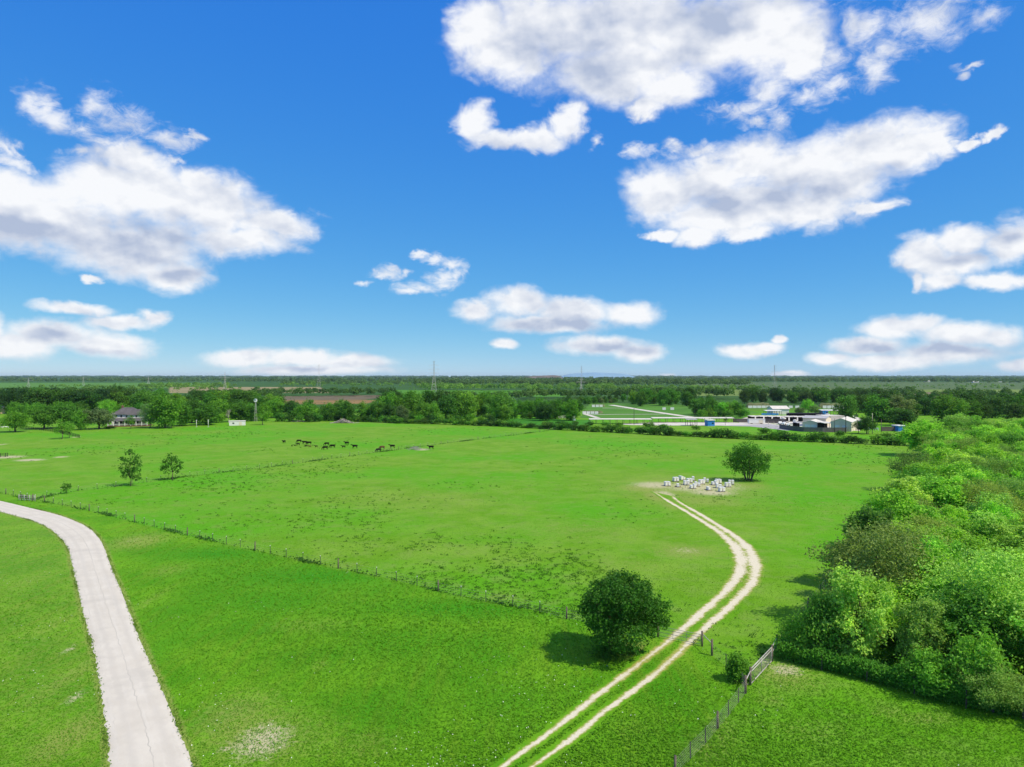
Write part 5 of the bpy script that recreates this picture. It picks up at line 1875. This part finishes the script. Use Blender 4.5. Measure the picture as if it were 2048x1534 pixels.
for px, yb, yt, lab in ((393, 854, 841.5, 'left of two white lamp posts on the house lawn'), (416.5, 854, 841, 'right of two white lamp posts on the house lawn')):
    p = P(px, yb)
    h = (yb - yt) * p.y / F
    root = empty('lamp_post', p, lab, 'lamp post', 'white lamp posts')
    MB().tube([(0, 0, 0), (0, 0, h)], [.16, .11], 8).build('pole', M_WHITE, root, True)
    MB().box((0, 0, h), (.42, .42, .5), 0, (.7, .7)).build('lantern', M_WHITE, root)
    MB().box((0, 0, 0), (.9, .9, .12)).build('base', M_CONC, root)

# ------------------------------------------------------------------ the shooting range and the yard beyond the pasture
def sheet(name, pxs, mat, label, z=.03):
    mb = MB()
    mb.face([P(*q) + Vector((0, 0, z)) for q in pxs][::-1])
    o = mb.build(name, mat)
    me = o.data
    if me.polygons[0].normal.z < 0:
        me.flip_normals()
    tag(o, label, None, None, 'structure')


def ribbon(name, pxs, w, mat, label, z=.04):
    pts = resample_n(spline([P(*q) for q in pxs]), 60)
    V, Q = [], []
    for i, p in enumerate(pts):
        d = (pts[min(i + 1, 59)] - pts[max(i - 1, 0)]).normalized()
        n = Vector((-d.y, d.x, 0))
        V += [tuple(p + n * w / 2 + Vector((0, 0, z))), tuple(p - n * w / 2 + Vector((0, 0, z)))]
    Q = [(2 * i, 2 * i + 1, 2 * i + 3, 2 * i + 2) for i in range(59)]
    o = link_mesh(name, np_mesh(name, V, Q, mat))
    tag(o, label, None, None, 'structure')


sheet('gravel_yard', [(1236, 848.2), (1290, 845.6), (1440, 844.2), (1500, 846.2), (1540, 847), (1572, 852), (1600, 859), (1575, 861), (1540, 857), (1500, 852.5), (1440, 851), (1330, 851), (1260, 850)], M_GRAVEL, 'pale gravel lane in front of the long canopy', .03)
sheet('parking_lot', [(1440, 851.4), (1500, 852.9), (1540, 857.4), (1575, 861.4), (1600, 859.4), (1572, 852.4), (1535, 848)], M_ASPH, 'grey lot in front of the board fence', .05)
sheet('concrete_yard', [(1480, 846), (1545, 847), (1572, 851), (1720, 862), (1724, 838), (1700, 829), (1650, 830), (1500, 833), (1470, 840)], M_GRAVEL, 'pale yard around the metal buildings', .015)
ribbon('gravel_path', [(1222, 810), (1248, 814), (1275, 818.5), (1325, 826), (1381, 834), (1420, 838)], 7, M_GRAVEL, 'pale path winding up through the range')
ribbon('gravel_path', [(1176, 829.5), (1230, 828.8), (1290, 828.5), (1330, 828.2)], 3.4, M_GRAVEL, 'narrow pale path across the range', .06)
ribbon('gravel_path', [(1205, 816.2), (1240, 816.2), (1262, 816.4)], 3.4, M_GRAVEL, 'short pale path near the back target boards', .05)
ribbon('gravel_path', [(1170, 828), (1180, 831), (1196, 836)], 4, M_GRAVEL, 'short pale path by the left target boards', .05)


def canopy(name, px0, px1, ybase, h, dep, label, roofmat, n=8, group=None, postmat=None, back=False):
    a, b = P(px0, ybase), P(px1, ybase)
    w = (b - a).length
    root = empty(name, (a + b) / 2, label, 'canopy', group, math.atan2(b.y - a.y, b.x - a.x))
    rf = MB()
    q = [Vector((-w / 2, -dep / 2, h - .25)), Vector((w / 2, -dep / 2, h - .25)), Vector((w / 2, dep / 2, h)), Vector((-w / 2, dep / 2, h))]
    up = [v + Vector((0, 0, .22)) for v in q]
    rf.face(up); rf.face(q[::-1])
    for i in range(4):
        j = (i + 1) % 4
        rf.face([q[i], q[j], up[j], up[i]])
    rf.build('roof', roofmat, root)
    pm = MB().box((0, 0, 0), (.22, .22, h - .26)).mesh('post', postmat or M_WOOD)
    for k in range(n):
        for yy in (-dep / 2 + .3, dep / 2 - .3):
            o = link_mesh('post', pm, root)
            o.location = (-w / 2 + .3 + (w - .6) * k / max(n - 1, 1), yy, 0)
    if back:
        MB().box((0, dep / 2 - .1, 0), (w - .1, .1, h - .35)).build('shade_backing', M_DARK, root)  # near-black sheet standing in for the shade under the roof
    return root


canopy('firing_canopy', 1178, 1302, 847.3, 3.0, 6, 'left half of the long low pale canopy over the firing line', M_TINROOF, 10)
canopy('firing_canopy', 1303, 1466, 844.6, 3.0, 6, 'right half of the long low pale canopy over the firing line', M_TINROOF, 12)
canopy('awning', 1372, 1393, 851.2, 3.9, 5, 'small grey awning left of the blue kiosk', M_GREYROOF, 3)


def kiosk(name, px0, px1, yb, yt, label, dep=4.0, cat='kiosk'):
    a, b = P(px0, yb), P(px1, yb)
    w = b.x - a.x
    h = (yb - yt) * a.y / F
    root = empty(name, (a + b) / 2, label, cat, None, math.radians(10))
    MB().box((0, dep / 2, .1), (w, dep, h - .35)).build('wall', M_BLUE, root)
    MB().box((0, dep / 2, 0), (w + .5, dep + .5, .1)).build('base', M_CONC, root)
    MB().box((0, dep / 2, h - .25), (w + .6, dep + .8, .3)).build('roof', M_WHITE, root)
    MB().box((-w * .2, -.04, .15), (.9, .06, 2.0)).build('door', M_BLUE, root)
    MB().box((w * .22, -.03, 1.3), (w * .25, .05, .9)).build('window', M_GLASS, root)


kiosk('blue_kiosk', 1415, 1430, 852.3, 840, 'bright blue kiosk with a white roof beside the gravel lane')
kiosk('blue_kiosk', 1645, 1657, 829.5, 820, 'blue kiosk under a white canopy behind the yard', 5)
kiosk('blue_box', 1796, 1812, 863, 851, 'blue box building with a white top near the right wood', 5, 'building')
canopy('white_canopy', 1640, 1676, 830.5, 4.0, 6, 'white canopy beside the far blue kiosk', M_WHITE, 4)
kp = P(1384, 851.8)
root = empty('picnic_table', kp, 'dark wooden table beneath the grey awning', 'table')
MB().box((0, 0, .75), (2.6, 1.0, .08)).build('table_top', M_WOOD, root)
for sx in (-1, 1):
    MB().box((sx * .9, 0, 0), (.14, .8, .748)).build('leg', M_WOOD, root)
    MB().box((0, sx * .9, .42), (2.6, .35, .06)).build('bench', M_WOOD, root)


ORD = ['leftmost', 'second', 'third', 'fourth', 'fifth']


def boards(px0, px1, yb, n, where, w=.8, h=2.6):
    a, b = P(px0, yb), P(px1, yb)
    for k in range(n):
        p = a.lerp(b, (k + .5) / n)
        bw = (b.x - a.x) / n * w
        root = empty('target_board', p, (ORD[k] if n > 1 else 'single') + ' white target board ' + where, 'target board', 'white target boards ' + where)
        MB().box((0, 0, .25), (bw, .12, h)).build('panel', M_WHITE, root)
        for sx in (-1, 1):
            MB().box((sx * bw * .4, .13, 0), (.15, .12, h)).build('leg', M_WOOD, root)


boards(1115, 1151, 837, 4, 'in the nearest row left of the firing canopy', .84, 2.0)
boards(1145.5, 1151.5, 841.5, 1, 'alone below the nearest row', .95, 1.4)
boards(1164.5, 1197, 828.5, 4, 'in the middle row on the left mound', .86, 2.0)
boards(1183, 1206, 814.6, 3, 'in the back row on the left mound', .8, 2.2)
boards(1324, 1332.5, 820.3, 1, 'left of the two in the right range', .8, 2.2)
boards(1340, 1349, 820.3, 1, 'right of the two in the right range', .8, 2.2)
boards(1496, 1541, 816.5, 5, 'in the row above the yard', .9, 2.2)
boards(1575, 1601, 816.5, 2, 'in the short row behind the pale roofed building', .6, 2.2)
boards(1645, 1689, 817.3, 5, 'in the row right of the bright tree', .86, 2.6)
for px0, px1, yb, h, lab in ((1166, 1208, 827, 2.2, 'low earth berm behind the middle target boards'), (1184, 1212, 813.5, 2.2, 'low earth berm behind the back left boards'), (1495, 1545, 815, 4.5, 'grassy berm behind the boards above the yard'), (1640, 1694, 816, 4.5, 'grassy berm behind the boards right of the bright tree')):
    a, b = P(px0, yb), P(px1, yb)
    w = b.x - a.x
    n = 14
    V, Q = [], []
    rnd = random.Random(px0)
    for i in range(n + 1):
        for k, (yy, zz) in enumerate(((0, 0), (2.2, h * .8), (3.6, h), (6.5, h * .5), (9, 0))):
            e = 1 if 0 < i < n else .0
            V.append((a.x + w * i / n, a.y + 1.5 + yy + rnd.uniform(-.4, .4), max(0, zz * e * rnd.uniform(.8, 1.1))))
    Q = [(5 * i + k, 5 * (i + 1) + k, 5 * (i + 1) + k + 1, 5 * i + k + 1) for i in range(n) for k in range(4)]
    o = link_mesh('berm', np_mesh('berm', V, Q, simple('berm_earth', (0.11, 0.13, 0.055), .95, .35, .5), True))
    tag(o, lab, None, None, 'structure')


def board_fence(pxs, h, mat, label):
    pts = [P(*q) for q in pxs]
    root = empty('board_fence', pts[0], label, 'fence')
    mb = MB()
    for a, b in zip(pts, pts[1:]):
        n = max(1, int((b - a).length / .6))
        an = math.atan2(b.y - a.y, b.x - a.x)
        for k in range(n):
            q = a.lerp(b, (k + .5) / n) - pts[0]
            mb.box((q.x, q.y, 0), ((b - a).length / n - .03, .06, h + RND.uniform(-.05, .05)), an)
    mb.build('boards', mat, root)
    pm = MB().box((0, .12, 0), (.14, .14, h + .1)).mesh('post', mat)
    for p in resample(pts, 6):
        o = link_mesh('post', pm, root)
        o.location = p - pts[0]


board_fence([(1559, 857), (1580, 860.5), (1607, 863.5), (1645, 864.5), (1692, 864.5), (1697, 858)], 2.5, M_GREYF, 'grey board fence in front of the metal buildings')
board_fence([(1466, 844.5), (1497, 845.2)], 2.6, M_BROWNF, 'brown board fence between the canopy and the white trailer')
board_fence([(1530, 845.8), (1572, 847)], 2.9, M_BROWNF, 'brown board fence right of the white trailer')
board_fence([(1762, 862.5), (1790, 862.5)], 2.6, M_BROWNF, 'brown board fence left of the blue box at the right')
rail_fence('white_fence', [P(1738, 861), P(1757, 861.5)], 'low white wall fence right of the dark rounded tree', M_WHITE, 1.3, 1, 3.0, .9)

# white trailer
a, b = P(1496.5, 847.6), P(1532, 848.2)
w = b.x - a.x
root = empty('white_trailer', (a + b) / 2, 'long white box trailer parked against the brown fence', 'trailer')
MB().box((0, 1.3, .5), (w, 2.6, 2.6)).build('body', M_WALLW, root)
MB().box((0, 1.3, 3.1), (w + .2, 2.8, .12)).build('roof', M_TINROOF, root)
MB().box((w * .24, -.05, .55), (w * .26, .08, 2.1)).build('door', M_GREYW, root)
for sx in (-1, 1):
    for sy in (.35, 2.25):
        MB().tube([(sx * w * .3, sy - .12, .42), (sx * w * .3, sy + .12, .42)], .42, 12).build('wheel', M_BLACK, root)

gable('metal_building', 1605.5, 1637, 858.5, 14, 3.6, 4.9, M_GREYW, M_TINROOF, 'smaller beige gabled metal building behind the grey fence', rz=math.radians(-33), doors=((-.18, .34, 2.6), (.2, .34, 2.6)))
gable('metal_building', 1607, 1650, 853, 18, 4.9, 5.9, M_GREYW, M_GREYROOF, 'grey-roofed metal building behind the smaller beige one', rz=math.radians(-33), ridge='x', over=.5)
gable('metal_building', 1663, 1701, 862.5, 22, 5.0, 6.9, M_GREYW, M_TINROOF, 'larger grey gabled metal building right in the yard', rz=math.radians(-33), doors=((-.19, .24, 3.2), (.18, .24, 3.2)))
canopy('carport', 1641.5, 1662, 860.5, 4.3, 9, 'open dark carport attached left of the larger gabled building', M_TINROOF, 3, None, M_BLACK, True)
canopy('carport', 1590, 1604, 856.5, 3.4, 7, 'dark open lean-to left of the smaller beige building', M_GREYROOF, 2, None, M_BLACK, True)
gable('pale_building', 1546, 1578, 829, 13, 4.4, 6.4, M_WALLW, M_TINROOF, 'pale wide-roofed building behind the canopies', ridge='x', over=.6)
canopy('blue_awning', 1529, 1562, 829.6, 3.4, 5, 'low roof with blue front left of the pale building', M_WHITE, 4)
rb = MB().box((0, 0, 0), (13, .3, 1.3))
o = rb.build('blue_tarp', M_BLUE)
o.location = P(1540, 829.9)
tag(o, 'blue tarp wall under the low white roof', 'tarp')
q = P(1690, 846)
ORD8 = ['first', 'second', 'third', 'fourth', 'fifth', 'sixth', 'seventh', 'eighth']
rw = empty('concrete_bay', P(1668, 842), 'pale concrete storage bay behind the gabled buildings', 'wall')
MB().box((0, 0, 0), (14, .4, 3.4)).build('wall', M_CONC, rw)
MB().box((-6.8, 6.2, 0), (.4, 11.9, 3.4)).build('wall', M_CONC, rw)
MB().box((0, 6.1, 3.45), (14.2, 12.4, .1)).build('roof', M_TINROOF, rw)
for k, (px, yb) in enumerate(((1507, 842), (1524, 842), (1541, 842.2), (1558, 842.4), (1575, 842.6), (1592, 842.8), (1609, 843), (1627, 843.2))):
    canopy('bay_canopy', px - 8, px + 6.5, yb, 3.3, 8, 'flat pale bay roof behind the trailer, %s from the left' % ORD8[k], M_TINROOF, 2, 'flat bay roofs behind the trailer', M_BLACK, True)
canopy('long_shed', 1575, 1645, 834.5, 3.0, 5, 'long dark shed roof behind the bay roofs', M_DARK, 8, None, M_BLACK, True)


def small_vehicle(px, yb, rz, paint, label, name='parked_car', s=1.0, cat='car'):
    p = P(px, yb)
    root = empty(name, p, label, cat, None, math.radians(rz))
    root.scale = (s, s, s)
    b = MB()
    prof = [(-2.2, .35), (2.2, .35), (2.25, .75), (1.95, .95), (1.0, 1.0), (.45, 1.45), (-1.3, 1.48), (-2.0, 1.02), (-2.25, .9)]
    n = len(prof)
    for sy in (-.88, .88):
        pts = [Vector((x, sy * (1 if z < 1.05 else .86), z)) for x, z in prof]
        b.face(pts if sy < 0 else pts[::-1])
    for i in range(n):
        (x0, z0), (x1, z1) = prof[i], prof[(i + 1) % n]
        k0, k1 = (.88 if z0 < 1.05 else .757), (.88 if z1 < 1.05 else .757)
        b.face([Vector((x0, -k0, z0)), Vector((x0, k0, z0)), Vector((x1, k1, z1)), Vector((x1, -k1, z1))])
    b.build('body', paint, root)
    g = MB()
    for sy in (-1, 1):
        g.box((-.35, sy * .83, 1.05), (1.9, .06, .33))
    g.box((.76, 0, 1.06), (.06, 1.4, .33))
    g.build('windows', M_GLASS, root)
    for sx in (-1.35, 1.4):
        for sy in (-.8, .8):
            MB().tube([(sx, sy - .1, .34), (sx, sy + .1, .34)], .34, 12).build('wheel', M_BLACK, root)


M_CARB = simple('black_car_paint', (0.02, 0.02, 0.03), .3, .1, 2, spec=.6)
small_vehicle(1695, 833.5, 10, M_CARB, 'dark car parked on the pale yard behind the gabled buildings', s=1.15)
small_vehicle(1712.5, 833.5, 60, M_CARB, 'black vehicle at the right end of the pale yard', s=1.3)
small_vehicle(1573, 849.5, 20, M_WHITE, 'small white vehicle parked left of the dark lean-to', s=1.2)
small_vehicle(1560, 848.2, 75, M_WHITE, 'white vehicle near the middle short pale post', s=1.15)
small_vehicle(1603, 838.6, 40, M_CARB, 'dark vehicle between the bay roofs and the long shed', s=1.2)
small_vehicle(1676, 835.2, -20, M_WHITE, 'white car on the pale yard left of the dark car', s=1.2)
small_vehicle(1703, 836.4, 15, M_WHITE, 'white car in front of the black vehicle on the pale yard', s=1.15)
small_vehicle(1583, 851.8, 0, M_WHITE, 'second white vehicle close to the dark lean-to', s=1.1)


def pole(px, yb, yt, mat, label, r=.14, arm=False, cat='pole', name='utility_pole'):
    p = P(px, yb)
    h = (yb - yt) * p.y / F
    root = empty(name, p, label, cat)
    MB().tube([(0, 0, -.3), (0, 0, h)], [r * 1.15, r * .8], 8).build('pole', mat, root, True)
    if arm:
        MB().tube([(0, 0, h), (1.1, 0, h + .25)], .08, 6).build('arm', mat, root)
        MB().box((1.35, 0, h + .12), (.8, .35, .2)).build('lamp_head', mat, root)


for tx, ty, tr, lab in ((1567, 844.5, 1.5, 'white upright tank left of the bay roof row end'), (1590, 849.5, 1.2, 'small white upright tank beside the lean-to'), (1655, 836.5, 1.6, 'pale upright tank behind the grey-roofed building')):
    tp = P(tx, ty)
    root = empty('storage_tank', tp, lab, 'tank')
    MB().tube([(0, 0, 0), (0, 0, 2.9)], tr, 16).build('body', M_WALLW, root, False)
    MB().tube([(0, 0, 2.905), (0, 0, 3.3)], [tr * 1.02, tr * .25], 16).build('lid', M_TINROOF, root)
pole(1691.5, 866.5, 833, M_BLACK, 'tall dark light pole in front of the larger gabled building', .2, True, 'lamp post', 'light_pole')
pole(1669, 864.5, 837, M_BLACK, 'thin dark pole left of the larger gabled building', .12)
pole(1744.5, 868, 826, M_TIMBER, 'tall pale utility pole right of the dark rounded tree', .18)
pole(1737, 868.5, 853, M_TIMBER, 'short pale pole beside the tall utility pole', .12)
pole(1762.5, 864.5, 839, M_WOOD, 'grey wooden pole in front of the brown fence at the right', .15)
pole(1268, 849, 816, M_BLACK, 'dark light pole rising above the firing canopy', .15, True, 'lamp post', 'light_pole')
pole(1389.5, 843, 819, M_BLACK, 'dark light pole behind the right half of the canopy', .13, True, 'lamp post', 'light_pole')
pole(1450.5, 850.5, 838, M_BLACK, 'thin post near the right end of the canopy', .09)
for k, px in enumerate((1537, 1548, 1557)):
    pole(px, 848.6, 843.5, M_TIMBER, ('left', 'middle', 'right')[k] + ' of three short pale posts by the brown fence', .13, False, 'post', 'bollard')


# ------------------------------------------------------------------ lattice pylons and the hills behind
M_LATT = simple('pale_lattice_steel', (0.50, 0.48, 0.47), .6, .1, .3)


def pylon(px, yb, yt, label, wide=.17, arms=((.62, 8), (.76, 7), (.9, 5.5)), th=.26):
    p = P(px, yb)
    h = (yb - yt) * p.y / F
    root = empty('pylon', p, label, 'pylon', None, .25)
    mb = MB()
    b = h * wide / 2

    def wd(z):
        t = z / h
        return b * (1 - t / .6) + b * .22 * (t / .6) if t < .6 else b * .22 * (1 - (t - .6) / .4) + b * .08 * ((t - .6) / .4)
    lv = [h * k / 12 for k in range(13)]
    cs = [[Vector((sx * wd(z), sy * wd(z), z)) for sx, sy in ((-1, -1), (1, -1), (1, 1), (-1, 1))] for z in lv]
    for c0, c1 in zip(cs, cs[1:]):
        for k in range(4):
            mb.tube([c0[k], c1[k]], th * .45, 4, False)
            mb.tube([c0[k], c1[(k + 1) % 4]], th * .26, 4, False)
            mb.tube([c0[(k + 1) % 4], c1[k]], th * .26, 4, False)
    mb.build('tower', M_LATT, root)
    for t, L in arms:
        z = h * t
        ab = MB()
        for sx in (-1, 1):
            tip = Vector((sx * L, 0, z))
            for sy in (-1, 1):
                ab.tube([Vector((sx * wd(z), sy * wd(z), z)), tip], th * .3, 4, False)
                ab.tube([Vector((sx * wd(z), sy * wd(z), z + h * .04)), tip], th * .3, 4, False)
        ab.build('cross_arm', M_LATT, root)


pylon(868, 787, 722, 'tall lattice pylon rising over the middle of the horizon', arms=((.62, 8.5), (.74, 9.5), (.86, 8.5), (.97, 3)))
pylon(1162, 783, 757, 'squat lattice pylon in front of the dark far woods', .22, ((.72, 11), (.93, 6)), .34)
pylon(1163, 772, 732, 'faint tall pylon just above and behind the squat one', arms=((.7, 9), (.8, 8), (.92, 6)), th=.2)
pylon(1549, 776, 730, 'tall pylon against the clouds right of the middle', arms=((.7, 9), (.82, 8), (.94, 7)), th=.24)
pylon(450, 782, 744, 'pylon left of the tan field', arms=((.7, 11), (.86, 9)), th=.22)
pylon(638, 779, 728, 'thin pylon over the tan field', th=.2, arms=((.62, 8), (.76, 7), (.9, 5.5)))
pylon(297, 773, 753, 'low wide pylon in the left far field', .3, ((.75, 11), (.95, 8)), .24)
pylon(167, 772, 753, 'faint low pylon between the two wider ones at the left', .28, ((.75, 11), (.95, 8)), .2)
pylon(57, 775, 756, 'low wide pylon near the left end of the far field', .3, ((.75, 11), (.95, 8)), .24)


def hill(name, px0, px1, ytop, Y, mat, label, prof, dep=900):
    x0, x1 = (px0 - CX) / F * Y, (px1 - CX) / F * Y
    hmax = H + (752 - ytop) / F * Y
    n = len(prof)
    V, Q = [], []
    rows = (0, .2, .5, .8, 1.0)
    for i, q in enumerate(prof):
        for r in rows:
            z = hmax * q * math.sin(math.pi * min(max(r, 0), 1)) ** .7 if 0 < r < 1 else -1
            V.append((x0 + (x1 - x0) * i / (n - 1), Y + dep * r, z))
    k = len(rows)
    Q = [(k * i + j, k * (i + 1) + j, k * (i + 1) + j + 1, k * i + j + 1) for i in range(n - 1) for j in range(k - 1)]
    o = link_mesh(name, np_mesh(name, V, Q, mat, True))
    tag(o, label, None, None, 'structure')


hill('hill', 1118, 1290, 744.5, 8200, simple('pale_blue_hill', (0.20, 0.33, 0.45), .95, .03, .002), 'flat-topped pale blue hill on the horizon', [0, .45, .72, .82, .9, .96, 1, 1, .95, .9, .85, .8, .7, .4, 0])  # even pale blue base colour, close to the sky's
hill('mound', 1040, 1132, 750.3, 6500, simple('brown_mound_earth', (0.14, 0.11, 0.085), .95, .2, .01), 'brown earth mound left of the pale blue hill', [0, .55, .7, .8, .86, .92, .97, 1, .85, 0], 400)
for px, yy, w, lab in ((1854, 764, 26, 'distant white barn beyond the right far field'), (2000, 764, 26, 'distant white barn at the far right'), (1950, 765.5, 24, 'low distant pale barn between two white ones'), (892, 757.5, 40, 'tiny white barn far off in the middle')):
    p = P(px, yy)
    s = w / 26
    root = empty('barn', p, lab, 'barn')
    MB().box((0, 0, 0), (w, 14, 5)).build('wall', M_WALLW, root)
    r = MB()
    r.face([Vector((-w / 2 - 1, -8, 4.9)), Vector((w / 2 + 1, -8, 4.9)), Vector((w / 2 + 1, 0, 8)), Vector((-w / 2 - 1, 0, 8))])
    r.face([Vector((w / 2 + 1, 8, 4.9)), Vector((-w / 2 - 1, 8, 4.9)), Vector((-w / 2 - 1, 0, 8)), Vector((w / 2 + 1, 0, 8))])
    r.build('roof', M_TINROOF, root)

# ------------------------------------------------------------------ labels that several look-alikes share: say which, from left to right
def dedupe():
    by = {}
    for o in SC.objects:
        if o.parent is None and 'label' in o and 'kind' not in o and not o['label'].startswith(('tall tree past',)):
            by.setdefault(o['label'], []).append(o)
    for lab, os_ in by.items():
        n = len(os_)
        if n < 2:
            continue
        os_.sort(key=lambda o: o.location.x / max(o.location.y, 1.0))
        words = {2: ['left', 'right'], 3: ['leftmost', 'middle', 'rightmost']}.get(n) or (['leftmost', 'second', 'third', 'fourth', 'fifth', 'sixth', 'seventh', 'eighth'][:n - 1] + ['rightmost'])
        for o, w in zip(os_, words):
            o['label'] = w + ' ' + lab


dedupe()

# ------------------------------------------------------------------ the air
def haze():
    m = bpy.data.materials.new('haze')
    m.use_nodes = True
    T = NT(m.node_tree)
    T.n.clear()
    v = T.add('ShaderNodeVolumePrincipled', {'Color': (0.66, 0.86, 1.0, 1.0), 'Density': HAZE, 'Anisotropy': 0.2})
    T.add('ShaderNodeOutputMaterial', {'Volume': v.outputs[0]})
    R = 19500.0
    mb = MB()
    mb.box((0, 0, -2.0), (2 * R, 2 * R, 92.0))
    o = mb.build('haze', m)
    tag(o, 'thin pale haze veiling the far woods', None, None, 'stuff')


HAZE = 2.6e-5
haze()
